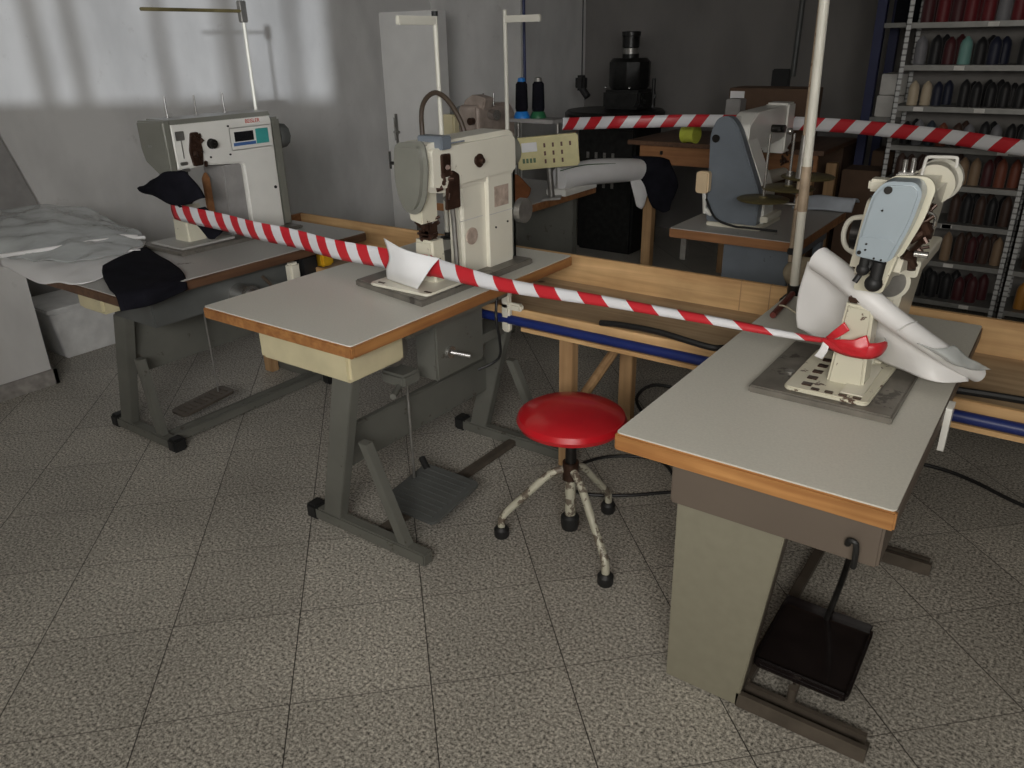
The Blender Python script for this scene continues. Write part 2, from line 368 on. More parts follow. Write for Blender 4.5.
# ------------------------------------------------------------------ room shell
XL, YB, XR, YR, ZC = -4.25, 6.15, 4.2, -2.3, 2.9
struct(B(XL-.1, XR+.1, YR-.1, YB+.1, -.1, 0).build('floor', 'floor', smooth=False))
struct(B(XL-.1, XR+.1, YR-.1, YB+.1, ZC, ZC+.1).build('ceiling', 'ceiling', smooth=False))
struct(B(XL-.1, XL, YR-.1, YB+.1, 0, ZC).build('wall_left', 'wall', smooth=False))
struct(B(XL, XR+.1, YB, YB+.1, 0, ZC).build('wall_back', 'wall_shaded', smooth=False))
struct(B(XR, XR+.1, YR-.1, YB, 0, ZC).build('wall_right', 'wall_shaded', smooth=False))
w = MB()
WX0, WX1, WZ0, WZ1 = -.6, 2.65, 1.57, 2.6
w.box(XL, XR, YR-.1, YR, 0, WZ0); w.box(XL, XR, YR-.1, YR, WZ1, ZC); w.box(XL, WX0, YR-.1, YR, WZ0, WZ1); w.box(WX1, XR, YR-.1, YR, WZ0, WZ1)
struct(w.build('wall_rear', 'wall', smooth=False))
f = MB()
for x in (WX0+.02, .05, .3, .95, 1.5, 1.62, 2.2, WX1-.02): f.box(x-.02, x+.02, YR-.08, YR-.03, WZ0, WZ1)  # unseen window; uneven bars added to cast streaks in the wall's sun patch
for z in (WZ0+.02, WZ1-.02): f.box(WX0, WX1, YR-.08, YR-.03, z-.02, z+.02)
struct(f.build('unseen_window_1', 'window', smooth=False))
struct(B(XL, -3.25, 5.06, YB, 0, ZC).build('wall_pier', 'wall', smooth=False))
struct(B(-4.0, -3.5, -1.6, .8, 0, .7).build('wall_low', 'wall', smooth=False))
struct(MB().box(-3.5, -3.48, -1.6, .82, 0, .085).box(-4.0, -3.48, .8, .82, 0, .085).build('baseboard_low', 'skirting', smooth=False))

# ------------------------------------------------------------------ lights
def area(name, loc, tgt, sx, sy, power, col=(1, 1, 1), spread=180):
    ld = bpy.data.lights.new(name, 'AREA'); ld.shape = 'RECTANGLE'; ld.size = sx; ld.size_y = sy; ld.energy = power; ld.color = col; ld.spread = R(spread)
    o = bpy.data.objects.new(name, ld); C.objects.link(o); o.location = loc
    o.rotation_euler = (Vector(tgt)-Vector(loc)).to_track_quat('-Z', 'Y').to_euler(); return o
area('window_light', (1.25, -2.22, 2.12), (.5, 1.6, .3), 2.5, .8, 50, (1, .95, .865))
area('left_fill_light', (1.3, -2.22, 2.12), (-3.2, 2.9, 1.2), 2.4, .8, 9, (.96, .97, 1), 62)  # added fill lamp that brightens the left wall and pier
sd = bpy.data.lights.new('sun', 'SUN'); sd.energy = 1.1; sd.angle = R(1.0); sd.color = (.88, .93, 1)
so = bpy.data.objects.new('sun', sd); C.objects.link(so)
so.rotation_euler = Vector((-.745, .667, -.034)).to_track_quat('-Z', 'Y').to_euler()
wd = bpy.data.worlds.new('world'); bpy.context.scene.world = wd; wd.use_nodes = True
wd.node_tree.nodes['Background'].inputs[0].default_value = (.5, .55, .6, 1); wd.node_tree.nodes['Background'].inputs[1].default_value = .25

# ------------------------------------------------------------------ sewing tables
def tabletop(t, x0, x1, y0, y1, z, th, top, fe, se, core=None):
    p = rpoly([(x0, y0), (x1, y0), (x1, y1), (x0, y1)], .012, 3)
    MB().prism(rpoly([(x0+.003, y0+.003), (x1-.003, y0+.003), (x1-.003, y1-.003), (x0+.003, y1-.003)], .012, 3), 'z', z-.004, z).build('tabletop', top, t)
    MB().prism([(x0+.018, y0+.018), (x1-.018, y0+.018), (x1-.018, y1-.018), (x0+.018, y1-.018)], 'z', z-th, z-.0045).build('top_core', 'ply', t)
    for a in (y0, y1-.018): MB().box(x0, x1, a, a+.018, z-th, z-.0045, .004).build('end_edging', fe, t)
    for a in (x0, x1-.018): MB().box(a, a+.018, y0+.0185, y1-.0185, z-th, z-.0045, .003).build('side_edging', se, t)
def slant_leg(t, y, xf0, xf1, xc0, xc1, ztop, material, caps=(1, 0), brace=True, w=.05):
    MB().box(xf0, xf1, y-w/2, y+w/2, .004, .055, .006).build('foot_bar', material, t)
    o = MB().prism([(xc0-.045, .055), (xc0+.045, .055), (xc1+.05, ztop), (xc1-.05, ztop)], 'y', y-.022, y+.022, .003).build('leg', material, t)
    if brace:
        MB().prism([(xf1-.13, .055), (xf1-.085, .055), (xc1+.075, .42), (xc1+.035, .42)], 'y', y-.018, y+.018, .002).build('brace', material, t)
    if caps[0]: MB().box(xf0-.03, xf0+.03, y-w/2-.008, y+w/2+.008, 0, .066, .01).build('foot_cap', 'black', t)
    if caps[1]: MB().box(xf1-.03, xf1+.03, y-w/2-.008, y+w/2+.008, 0, .066, .01).build('foot_cap', 'black', t)
def pedal(t, x0, x1, y0, y1, z, tilt, material='bar_brown', rim=False):
    cx, cy = (x0+x1)/2, (y0+y1)/2; mt = Matrix.Translation((cx, cy, z)) @ Matrix.Rotation(tilt, 4, 'X')
    hx, hy = (x1-x0)/2, (y1-y0)/2
    mb = MB(); mb.prism(rpoly([(-hx, -hy), (hx, -hy), (hx, hy), (-hx, hy)], .03, 4), 'z', -.008, .004, mtx=mt)
    if rim:
        for a in ((-hx, hx, -hy, -hy+.014), (-hx, hx, hy-.014, hy), (-hx, -hx+.014, -hy, hy), (hx-.014, hx, -hy, hy)):
            mb.box(a[0]+.006, a[1]-.006, a[2]+.002, a[3]-.002, -.008, .022, .005, mtx=mt)
    else:
        for k in range(9):
            y = -hy+.03+k*(2*hy-.06)/8; mb.box(-hx+.03, hx-.03, y-.004, y+.004, .004, .008, mtx=mt)
    return mb.build('pedal', material, t)

# ---- right front table (T3)
t = thing('sewing_table', 'grey topped sewing table with orange wood front edge and broad beige leg panel', 'table', (.46, 1.2, 0))
def L(o, t):   # keep world placement of parts
    return o
def reparent(t):   # parts were modelled in room coordinates
    for ch in [o for o in bpy.data.objects if o.parent == t and not o.get('_p')]:
        ch.matrix_parent_inverse = Matrix.Identity(4)
        ch.location = ch.location - t.location; ch['_p'] = 1
        del ch['_p']
tabs = [t]
tabletop(t, .13, .78, .57, 1.92, .82, .05, 'laminate', 'oak', 'taupe')
MB().box(.25, .755, .66, 1.5, .61, .769, .006).build('apron', 'taupe', t)
MB().box(.25, .3, 1.5, 1.68, .57, .61).box(.7, .75, 1.5, 1.68, .57, .61).build('rear_rail', 'taupe', t)
MB().prism([(.262, .006), (.475, .006), (.54, .609), (.255, .609)], 'y', .70, .722, .003).build('leg_panel', 'greige', t)
MB().prism([(.4, .006), (.475, .006), (.54, .609), (.46, .609)], 'y', .723, .76, .002).build('leg', 'bar_brown', t)
MB().box(.47, .81, .70, .715, .004, .05).box(.47, .81, .715, .77, .004, .012).box(.47, .80, .755, .77, .012, .04).build('foot_bar', 'bar_brown', t)
MB().box(.27, .81, 1.62, 1.635, .004, .05).box(.27, .81, 1.635, 1.68, .004, .012).box(.27, .8, 1.665, 1.68, .012, .04).build('foot_bar', 'bar_brown', t)
MB().box(.36, .46, 1.63, 1.67, .05, .57, .004).build('leg', 'bar_brown', t)
MB().box(.455, .485, .77, 1.62, .02, .05, .003).build('stretcher', 'bar_brown', t)
pd = pedal(t, .475, .735, .79, 1.09, .105, R(5), 'black_gloss', True)
MB().cyl((.6, .77, .03), (.6, .77, .085), .012).cyl((.6, .77, .035), (.6, .83, .075), .01).build('pedal_pivot', 'bar_brown', pd)
MB().tube([(.605, 1.06, .11), (.63, 1.05, .28), (.655, .95, .45), (.69, .75, .59), (.7, .67, .62)], .009).build('pedal_rod', 'dark_mech', t)
MB().tube([(.685, .66, .652), (.69, .645, .672), (.705, .642, .67), (.708, .645, .63), (.706, .655, .6)], .007).build('hook', 'black', t)
MB().prism(rpoly([(1.17, .69), (1.2, .69), (1.215, .76), (1.23, .815), (1.17, .815)], .004), 'x', .7805, .796).build('side_bracket', 'white', t)

# ---- middle table (T2)
t = thing('sewing_table', 'white topped sewing table with chipped reddish edge and cream drawer box', 'table', (-1.2, 1.2, 0)); tabs.append(t)
tabletop(t, -1.56, -.80, .575, 1.90, .85, .045, 'laminate', 'oak_y', 'oak_y')
MB().box(-1.34, -.88, .63, .9, .68, .803, .012).build('drawer_box', 'cream_box', t)
MB().box(-1.15, -.86, .9, 1.5, .76, .804, .004).build('apron', 'green_metal', t)
slant_leg(t, .71, -1.24, -.66, -1.13, -.98, .679, 'green_metal')
slant_leg(t, 1.63, -1.24, -.66, -1.13, -1.0, .56, 'green_metal')
MB().box(-1.06, -.94, 1.2, 1.66, .56, .6).box(-1.06, -.94, 1.2, 1.24, .6, .76).build('rear_rail', 'green_metal', t)
MB().box(-1.1, -1.07, .73, 1.61, .25, .41, .004).build('crossbeam', 'green_metal', t)
MB().box(-.95, -.91, .735, 1.61, .008, .035, .003).build('stretcher', 'bar_brown', t)
pd = pedal(t, -1.03, -.745, .84, 1.13, .085, R(7), 'dark_green')
MB().cyl((-1.0, 1.1, .1), (-1.045, 1.12, .13), .014).build('pedal_lug', 'black', pd)
MB().cyl((-1.0, 1.02, .1), (-1.0, 1.02, .53), .006).build('pedal_rod', 'dull_steel', t)
mo = MB().cyl((-1.16, .98, .66), (-1.0, .98, .66), .06, n=24).cyl((-1.18, .98, .66), (-1.16, .98, .66), .045).build('motor', 'dull_steel', t)
MB().box(-1.05, -.93, .93, 1.03, .54, .59, .01).cyl((-1.0, 1.02, .55), (-.92, .86, .54), .012).build('motor_bracket', 'green_metal', t)
MB().box(-1.04, -.93, 1.12, 1.42, .5, .755, .008).build('control_box', 'green_metal', t)
MB().cyl((-.93, 1.2, .6), (-.87, 1.25, .58), .011).cyl((-.93, 1.2, .6), (-.92, 1.2, .6), .025).build('control_shaft', 'steel', t)
MB().box(-.9, -.86, 1.5, 1.53, .6, .8, .008).box(-.9, -.8, 1.5, 1.53, .7, .73, .008).build('belt_guard', 'cream', t)
MB().tube([(-.87, 1.44, .8), (-.85, 1.4, .7), (-.85, 1.42, .6), (-.88, 1.45, .5), (-.95, 1.4, .45)], .006).build('wiring', 'cable', t)

# ---- left table (T1)
t = thing('sewing_table', 'dim grey sewing table against the left wall with dark brown edge', 'table', (-2.4, 1.2, 0)); tabs.append(t)
tabletop(t, -2.78, -2.02, .52, 1.86, .82, .045, 'laminate_grey', 'brown_edge', 'brown_edge')
MB().box(-2.46, -2.26, .56, .68, .69, .773, .012).build('drawer_box', 'cream_box', t)
MB().box(-2.44, -2.12, .69, 1.5, .62, .774, .006).build('apron', 'dark_green', t)
slant_leg(t, .72, -2.68, -2.2, -2.58, -2.42, .619, 'green_metal', (1, 1))
slant_leg(t, 1.66, -2.68, -2.2, -2.58, -2.42, .56, 'green_metal', (1, 1))
MB().box(-2.46, -2.38, 1.3, 1.69, .56, .6).box(-2.46, -2.38, 1.3, 1.36, .6, .62).build('rear_rail', 'green_metal', t)
MB().box(-2.5, -2.47, .74, 1.64, .31, .6, .004).build('crossbeam', 'green_metal', t)
MB().box(-2.26, -2.235, .745, 1.635, .02, .06, .004).box(-2.33, -2.31, .745, 1.635, .02, .05, .004).build('stretcher', 'green_metal', t)
pd = pedal(t, -2.46, -2.34, .86, 1.16, .09, R(5), 'bar_brown')
MB().cyl((-2.4, 1.1, .1), (-2.4, 1.1, .62), .005).build('pedal_rod', 'dull_steel', t)
MB().cyl((-2.12, 1.12, .66), (-2.03, 1.12, .66), .055, n=24).cyl((-2.03, 1.12, .66), (-2.015, 1.12, .66), .04, .03, n=24).build('motor', 'steel', t)
MB().tube([(-2.04, 1.2, .74), (-2.02, 1.24, .66), (-2.04, 1.2, .57), (-2.12, 1.12, .55)], .007).build('wiring', 'hose', t)
MB().box(-2.08, -2.03, 1.36, 1.42, .6, .76, .012).box(-2.085, -2.02, 1.34, 1.44, .62, .66, .012).build('belt_guard', 'cream', t)
MB().box(-2.14, -2.06, 1.45, 1.56, .56, .774, .015).box(-2.12, -2.04, 1.4, 1.6, .5, .6, .02).build('knee_lift', 'black', t)

for t in tabs: pass

# ------------------------------------------------------------------ post-bed sewing machines
def mech_cluster(mb, c, s, n, seed):
    rd = random.Random(seed)
    for i in range(n):
        p = Vector(c)+Vector((rd.uniform(-s[0], s[0]), rd.uniform(-s[1], s[1]), rd.uniform(-s[2], s[2])))
        q = p+Vector((rd.uniform(-.02, .02), rd.uniform(-.02, .02), rd.uniform(-.03, .03)))
        mb.cyl(p, q, rd.uniform(.004, .011), n=8)
    return mb
def screw(parent, pos, d, r=.005, material='dark_mech'):
    p = Vector(pos); MB().cyl(p, p+Vector(d)*.004, r, n=10).build('screw', material, parent)
def disc_tension(parent, x, y, z, r=.022, material='dark_mech'):
    MB().lathe([(r, 0), (r, .004), (r*.5, .008), (r*.5, .014), (r*.9, .018), (r*.9, .022), (r*.35, .026), (r*.35, .04)], (x, y, z), 20, (1, 0, 0)).build('tension_dial', material, parent)

# ---- machine on the middle table : body coordinates relative to needle on table
def machine_mid():
    t = thing('sewing_machine', 'cream post-bed sewing machine with grey face cover on the middle white table', 'sewing machine', (-1.0, 1.19, .85))
    h = .075
    MB().prism(rpoly([(-.06, .375), (-.06, .54), (.48, .545), (.48, .37), (.02, .36)], [.02, .04, .06, .04, .02], 6), 'x', -h, h+.005, .045, 6).prism(rpoly([(.14, 0), (.14, .4), (.25, .42), (.465, .42), (.465, 0)], [0, .03, .05, .0, 0], 4), 'x', -.02, .052, .014, 3).prism(rpoly([(.27, .0), (.27, .42), (.465, .42), (.465, 0)], 0), 'x', .03, .07, .02, 4).build('machine_body', 'cream', t)
    MB().box(.0525, .0535, .125, .27, .235, .2375).box(.0705, .0715, .29, .45, .235, .2375).build('seam', 'leather_seam', t)
    MB().box(.0705, .0715, .325, .42, .26, .34).build('rating_plate', 'sticker', t)
    MB().cyl((.05, .195, .17), (.058, .195, .17), .033, n=28).build('inspection_cap', 'sticker', t)
    MB().prism(rpoly([(-.06, .54), (.078, .555), (.092, .47), (.075, .36), (.035, .295), (-.035, .3), (-.068, .38), (-.07, .47)], .03, 4), 'y', -.098, -.055, .018, 4).build('face_cover', 'grey_cover', t)
    MB().prism(rpoly([(-.03, .27), (.03, .255), (.03, .37), (-.03, .37)], .008), 'y', -.06, .03, .006).build('needle_head', 'cream_worn', t)
    MB().prism(rpoly([(.02, .3), (.1, .3), (.1, .42), (.06, .44), (.03, .38)], .008), 'x', h-.004, h+.01, .003).build('take_up_slot', 'brown_mech', t)
    MB().box(h, h+.004, -.005, .045, .38, .49, .002).build('thread_guard', 'dark_mech', t)
    mb = MB().prism(rpoly([(.0, .42), (.045, .42), (.05, .5), (.0, .5)], .01), 'x', h, h+.015, .003); mech_cluster(mb, (h+.01, .02, .4), (.01, .02, .07), 9, 4)
    mb.build('take_up_lever', 'brown_mech', t)
    MB().box(-.02, h+.02, -.005, .05, .515, .56, .004).cyl((h, .04, .53), (h+.02, .12, .535), .003).build('thread_guide', 'blue_grey', t)
    disc_tension(t, h-.002, .21, .455, .028, 'brown_mech')
    MB().cyl((.0, .0, .05), (.0, .0, .3), .006).cyl((.02, .01, .2), (.02, .01, .3), .005).build('needle_bar', 'steel', t)
    mb = MB().box(-.05, .02, -.03, .035, .255, .285, .008).box(-.02, .03, -.02, .03, .19, .26, .008).box(-.035, .035, -.03, .03, .2, .225, .01)
    mech_cluster(mb, (-.01, 0, .22), (.04, .03, .05), 12, 3).build('presser_foot', 'brown_mech', t)
    MB().tube([(.05, .05, .34), (.06, .075, .3), (.06, .085, .2), (.06, .09, .06), (.05, .09, .02)], .01).build('lift_rod', 'dull_steel', t)
    MB().prism([(-.055, 0), (.055, 0), (.042, .19), (-.042, .19)], 'y', -.03, .045, .01, 3).build('post', 'cream_worn', t)
    MB().prism([(-.27, -.13), (.13, -.2), (.13, .5), (-.27, .5)], 'z', 0, .026, .004).build('bed_insert', 'bed_steel', t)
    MB().prism(rpoly([(-.17, -.16), (.125, -.16), (.125, .11), (-.17, .11)], .025, 4), 'z', .0265, .036, .003).build('bed_plate', 'cream', t)
    for a in (-.14, .09): MB().box(a, a+.03, -.14, -.13, .036, .038).build('plate_slot', 'brown_mech', t)
    MB().lathe([(.02, 0), (.062, .005), (.068, .02), (.068, .05), (.055, .06), (.02, .065)], (0, .47, .45), 32, (0, 1, 0)).build('hand_wheel', 'grey_cover', t)
    MB().box(-.062, .062, .47, .49, .02, .5, .01).build('back_cover', 'grey_cover', t)
    MB().cyl((.07, .5, .22), (.1, .5, .22), .05, n=24).build('lower_pulley', 'dull_steel', t)
    for p in ((.07, .33, .18), (.07, .41, .19)): screw(t, p, (1, 0, 0), .004)
    screw(t, (h, .33, .46), (1, 0, 0), .004)
    MB().cyl((-.06, -.08, .47), (-.085, -.08, .47), .006).cyl((-.085, -.08, .45), (-.085, -.08, .51), .004).build('side_lever', 'dark_mech', t)
machine_mid()

def machine_right():
    t = thing('sewing_machine', 'worn white post-bed sewing machine with pale blue rounded face plate', 'sewing machine', (.545, 1.13, .82))
    h = .06
    sh = Matrix.Identity(4); sh[0][2] = .1; sh[0][3] = -.02     # the casting leans a little
    bod = MB().prism(rpoly([(-.03, .33), (-.03, .535), (.42, .53), (.47, .45), (.47, 0), (.15, 0), (.15, .3), (.05, .32)], [.02, .04, .05, .04, 0, 0, .03, .02], 6), 'x', -h, h, .02, 4, mtx=sh).build('machine_body', 'cream', t)
    MB().prism(rpoly([(.02+-.08, .3), (.02+.075, .3), (.02+.08, .345), (.02-.08, .345)], .01), 'y', .13, .47, .008).build('body_collar', 'cream', t)
    cov = rpoly([(-.016, .40), (.064, .391), (.096, .49), (.106, .56), (.09, .582), (.024, .58), (.002, .55), (-.012, .47)], [.01, .02, .03, .03, .02, .03, .03, .03], 5)
    c = MB().prism(cov, 'y', -.12, -.045, .016, 4, scale1=1.03).build('face_plate', 'blue_cover', t)
    MB().prism([(.045+(p[0]-.045)*1.18+.006, .485+(p[1]-.485)*1.05) for p in cov], 'y', -.045, -.03).build('face_gasket', 'cream_worn', t)
    MB().prism(rpoly([(-.012, .403), (.058, .395), (.07, .44), (.06, .45), (-.01, .45)], .01), 'y', -.124, -.12, .001).build('lower_plate', 'blue_cover', t)
    MB().cyl((.035, -.125, .562), (.035, -.118, .562), .009, n=20).build('oil_plug', 'dark_mech', t)
    for p in ((-.005, -.127, .412), (.008, -.127, .42), (.008, -.127, .434), (.03, -.124, .515), (.03, -.127, .402), (.046, -.127, .4), (.0, -.124, .545)): screw(t, p, (0, 1, 0), .0025 if p[0] > -.004 else .005)
    MB().prism(rpoly([(-.02, .3), (.05, .3), (.07, .4), (-.0, .4)], .01), 'y', -.06, .02, .006).build('needle_head', 'cream_worn', t)
    MB().prism([(-.056, .0), (.042, .0), (.034, .25), (-.034, .255)], 'y', -.035, .05, .008, 3).build('post', 'cream_worn', t)
    MB().box(-.032, .03, -.03, .05, .256, .275, .004).build('post_cap', 'brown_mech', t)
    mb = MB().cyl((.004, -.095, .36), (.006, -.095, .4), .012).sph((.034, -.1, .335), .021).cyl((.036, -.1, .335), (.04, -.1, .39), .015).sph((.004, -.095, .365), .016)
    mech_cluster(mb, (.02, -.08, .37), (.02, .02, .015), 8, 11).build('presser_knob', 'black', t)
    mb = MB(); mech_cluster(mb, (.1, .0, .44), (.012, .035, .08), 30, 5); mb.cyl((.08, .02, .45), (.125, .02, .45), .02).build('tension_unit', 'brown_mech', t)
    MB().tube([(.1, 0, .5), (.125, .0, .49), (.125, .01, .46), (.105, .02, .45)], .004).build('thread_guide', 'steel', t)
    MB().cyl((.1, -.02, .4), (.13, -.02, .4), .008).build('thread_guide', 'steel', t)
    MB().cyl((.03, .148, .28), (.03, .135, .28), .042, n=32).build('column_disc', 'dull_steel', t)
    MB().lathe([(.052, 0), (.052, .006), (.045, .008)], (.03, .149, .28), 32, (0, -1, 0)).build('column_disc_rim', 'cream', t)
    MB().lathe([(.02, 0), (.05, .003), (.06, .012), (.06, .045), (.05, .055), (.02, .06)], (.06, .45, .505), 36, (0, 1, 0)).build('hand_wheel', 'tube_white', t)
    MB().cyl((.055, .4, .5), (.055, .45, .503), .056, n=32).build('wheel_hub', 'cream', t)
    MB().tube([(.025, .37, .52), (.03, .37, .57), (.035, .37, .578), (.06, .37, .58), (.1, .37, .581), (.106, .37, .576), (.107, .37, .555)], .0045, sub=3).build('lift_handle', 'white', t)
    mb = MB().cyl((.015, .28, .54), (.015, .28, .585), .006).cyl((-.005, .28, .54), (-.005, .28, .58), .006); mb.box(-.02, .03, .25, .31, .525, .55, .006).build('thread_post', 'steel', t)
    MB().box(-.035, .02, .0, .05, .535, .565, .006).build('rear_guard', 'cream', t)
    MB().tube([(-.03, .12, .34), (-.085, .12, .36), (-.1, .12, .4), (-.085, .12, .44), (-.03, .12, .45)], .007).build('side_hook', 'tube_white', t)
    MB().cyl((-.08, .14, .4), (-.03, .14, .4), .045, n=20).build('side_wheel', 'dark_mech', t)
    MB().prism([(-.225, -.15), (.14, -.155), (.14, .26), (-.225, .26)], 'z', 0, .022, .004).build('bed_insert', 'bed_steel', t)
    MB().prism(rpoly([(-.14, -.13), (.075, -.13), (.085, .19), (-.14, .2)], .02, 4), 'z', .0225, .034, .003).build('bed_plate', 'cream_worn', t)
    MB().prism([(.0, -.1), (.055, -.1), (.055, .12), (.045, .14), (.005, .12)], 'z', .0345, .038).build('bed_plate_worn_half', 'cream', t)
    for k in range(5):
        MB().box(-.1+k*.0, -.075, -.1+k*.05, -.08+k*.05, .034, .037).build('plate_slot', 'brown_mech', t)
    for k in range(4):
        MB().box(-.07+k*.035, -.05+k*.035, -.12, -.108, .034, .037).build('plate_slot', 'brown_mech', t)
    screw(t, (-.16, .0, .022), (0, 0, 1), .014, 'dull_steel')
    return t
machine_right()

def machine_left():
    t = thing('sewing_machine', 'boxy white post-bed sewing machine with small display and grey end cover', 'sewing machine', (-2.56, 1.2, .82))
    h = .1
    MB().prism(rpoly([(-.06, .37), (-.06, .575), (.5, .575), (.5, .0), (.3, .0), (.3, .36), (.1, .375)], [.01, .012, .03, 0, 0, .02, .01], 4), 'x', -h, h, .01, 3).build('machine_body', 'white', t)
    MB().prism([(.19, 0), (.3, 0), (.3, .36), (.19, .36)], 'x', -h+.02, h-.02, .006).build('column_recess', 'panel', t)
    MB().prism([(-h+.002, .57), (h-.002, .57), (h-.012, .59), (-h+.012, .59)], 'y', -.06, .5, .003).build('top_cover', 'grey_cover', t)
    MB().prism(rpoly([(-h-.01, .585), (h+.004, .59), (h+.004, .36), (.02, .335), (-h+.01, .4), (-h-.01, .46)], .012, 3), 'y', -.10, -.06, .012, 3).build('end_cover', 'grey_cover', t)
    MB().box(-.04, -.01, -.102, -.0995, .47, .48).build('cover_badge', 'dull_steel', t)
    MB().box(h, h+.006, .24, .49, .425, .53, .003).build('control_panel', 'white', t)
    p = bpy.data.objects.get('control_panel')
    MB().box(h+.006, h+.008, .265, .375, .465, .51).build('display', 'display', p)
    MB().box(h+.006, h+.008, .255, .385, .445, .46).build('keypad', 'blue_key', p)
    MB().box(h+.006, h+.008, .39, .465, .445, .515).build('keypad', 'teal', p)
    text('lettering', 'BEISLER', .026, Matrix.Translation((h+.001, .385, .553)) @ Matrix.Rotation(R(90), 4, 'Z') @ Matrix.Rotation(R(90), 4, 'X'), 'ink', t)
    mb = MB().prism(rpoly([(.02, .38), (.07, .38), (.08, .45), (.07, .53), (.03, .53), (.01, .45)], .01), 'x', h-.002, h+.012, .003)
    mech_cluster(mb, (h+.012, .05, .44), (.012, .025, .07), 14, 2).build('tension_unit', 'brown_mech', t)
    disc_tension(t, h, .135, .47, .024, 'dark_mech')
    MB().box(h, h+.004, -.045, .0, .5, .54, .003).box(h, h+.003, -.022, -.018, .42, .5).box(h, h+.006, -.045, -.005, .39, .405, .004).box(h, h+.006, -.045, -.0, .36, .375, .004).build('thread_guide', 'dull_steel', t)
    MB().cyl((.02, 0, .05), (.02, 0, .37), .008).box(-.02, .04, -.03, .03, .2, .36, .006).build('needle_bar', 'dark_mech', t)
    MB().prism([(-.07, 0), (.055, 0), (.045, .2), (-.05, .2)], 'y', -.04, .06, .008, 3).build('post', 'cream_worn', t)
    MB().prism(rpoly([(.13, .02), (.165, .02), (.165, .3), (.15, .33), (.13, .3)], .008), 'x', -.02, .0, .003).build('wooden_lever', 'orange_wood', t)
    MB().prism([(-.17, -.17), (.18, -.17), (.18, .55), (-.17, .55)], 'z', 0, .018, .004).build('bed_insert', 'bed_steel', t)
    MB().box(-.12, .14, -.14, .16, .0185, .028, .004).build('bed_plate', 'laminate_grey', t)
    MB().box(-.09, .095, .5, .56, .01, .56, .012).build('back_cover', 'grey_cover', t)
    MB().lathe([(.03, 0), (.06, .003), (.066, .02), (.06, .06), (.03, .065)], (.03, .56, .46), 10, (0, 1, 0)).build('hand_wheel', 'dark_green', t)
    MB().cyl((h, .47, .22), (h+.004, .47, .22), .008).build('hole', 'black', t)
    for yy, zz in ((.24, .54), (.23, .41), (.12, .41)): screw(t, (h, yy, zz), (1, 0, 0), .005)
machine_left()

def machine_far():
    t = thing('sewing_machine', 'blue-grey and white machine on the wooden-edged table behind the long tray', 'sewing machine', (-.5, 3.1, .8))
    MB().prism(rpoly([(-.14, .02), (-.155, .47), (-.12, .545), (-.055, .55), (-.01, .5), (.13, .18), (.13, .02)], [.01, .06, .04, .04, .05, .01, .01], 5), 'y', -.1, -.03, .006).build('end_housing', 'blue_grey', t)
    MB().prism([(-.1, .02), (-.11, .5), (-.06, .54), (.0, .47), (.14, .17), (.14, .02)], 'y', -.03, .12, .004).build('column', 'white', t)
    MB().prism(rpoly([(-.02, .5), (.1, .555), (.62, .56), (.66, .52), (.66, .4), (.5, .38), (.1, .36), (-.02, .25)], .02, 4), 'x', -.09, .02, .01).build('arm', 'white', t)
    MB().box(-.1, .03, .55, .68, .3, .57, .01).build('head', 'white', t)
    MB().cyl((-.02, .0, .2), (-.02, .75, .16), .045, .035).build('cylinder_bed', 'cream', t)
    MB().cyl((-.12, -.102, .44), (-.12, -.108, .44), .02, n=20).build('bolt_cap', 'dark_mech', t)
    MB().cyl((.03, .3, .46), (.1, .3, .46), .02).cyl((.08, .26, .46), (.08, .36, .46), .01).build('tension_dial', 'dark_mech', t)
    mb = MB(); mech_cluster(mb, (.02, .6, .28), (.04, .05, .05), 14, 21); mb.build('needle_parts', 'brown_mech', t)
    MB().prism(rpoly([(-.19, .17), (-.12, .17), (-.12, .28), (-.19, .28)], .02), 'y', -.16, -.11, .008).build('hand_knob', 'ivory', t)
    MB().cyl((-.15, -.13, .17), (-.15, -.1, .06), .01).cyl((-.15, -.1, .08), (-.1, -.08, .04), .015).build('knob_stem', 'white', t)
    MB().box(-.13, .16, -.12, .2, 0, .02, .004).build('base_plate', 'cream', t)
    MB().tube([(-.13, -.14, .14), (-.05, -.2, .06), (.05, -.2, .03), (.12, -.2, .03), (.26, -.16, .02)], .006).build('drain_tube', 'black', t)
    MB().box(.13, .17, -.05, .18, .03, .06, .004).build('lever_bar', 'cream', t)
machine_far()

# ------------------------------------------------------------------ table behind (T4)
t = thing('sewing_table', 'grey table with orange wooden edge and blue-grey end panel behind the long tray', 'table', (-.45, 3.3, 0))
tabletop(t, -.77, -.1, 2.83, 3.72, .8, .05, 'laminate_grey', 'orange_wood', 'orange_wood')
MB().box(-.5, -.16, 2.92, 2.95, .004, .748, .004).build('end_panel', 'blue_grey', t)
MB().box(-.5, -.16, 2.96, 3.6, .66, .748, .004).build('apron', 'blue_grey', t)
MB().box(-.49, -.45, 3.5, 3.55, 0.0, .66).build('leg', 'blue_grey', t)
MB().box(-.2, -.16, 3.5, 3.55, 0.0, .66).build('leg', 'blue_grey', t)
MB().box(-.73, -.7, 2.9, 2.93, .62, .748).build('hanger', 'dull_steel', t)
MB().box(-.145, -.125, 2.9, 2.92, .3, .748).box(-.16, -.125, 2.9, 2.92, .3, .33).build('bracket', 'dull_steel', t)

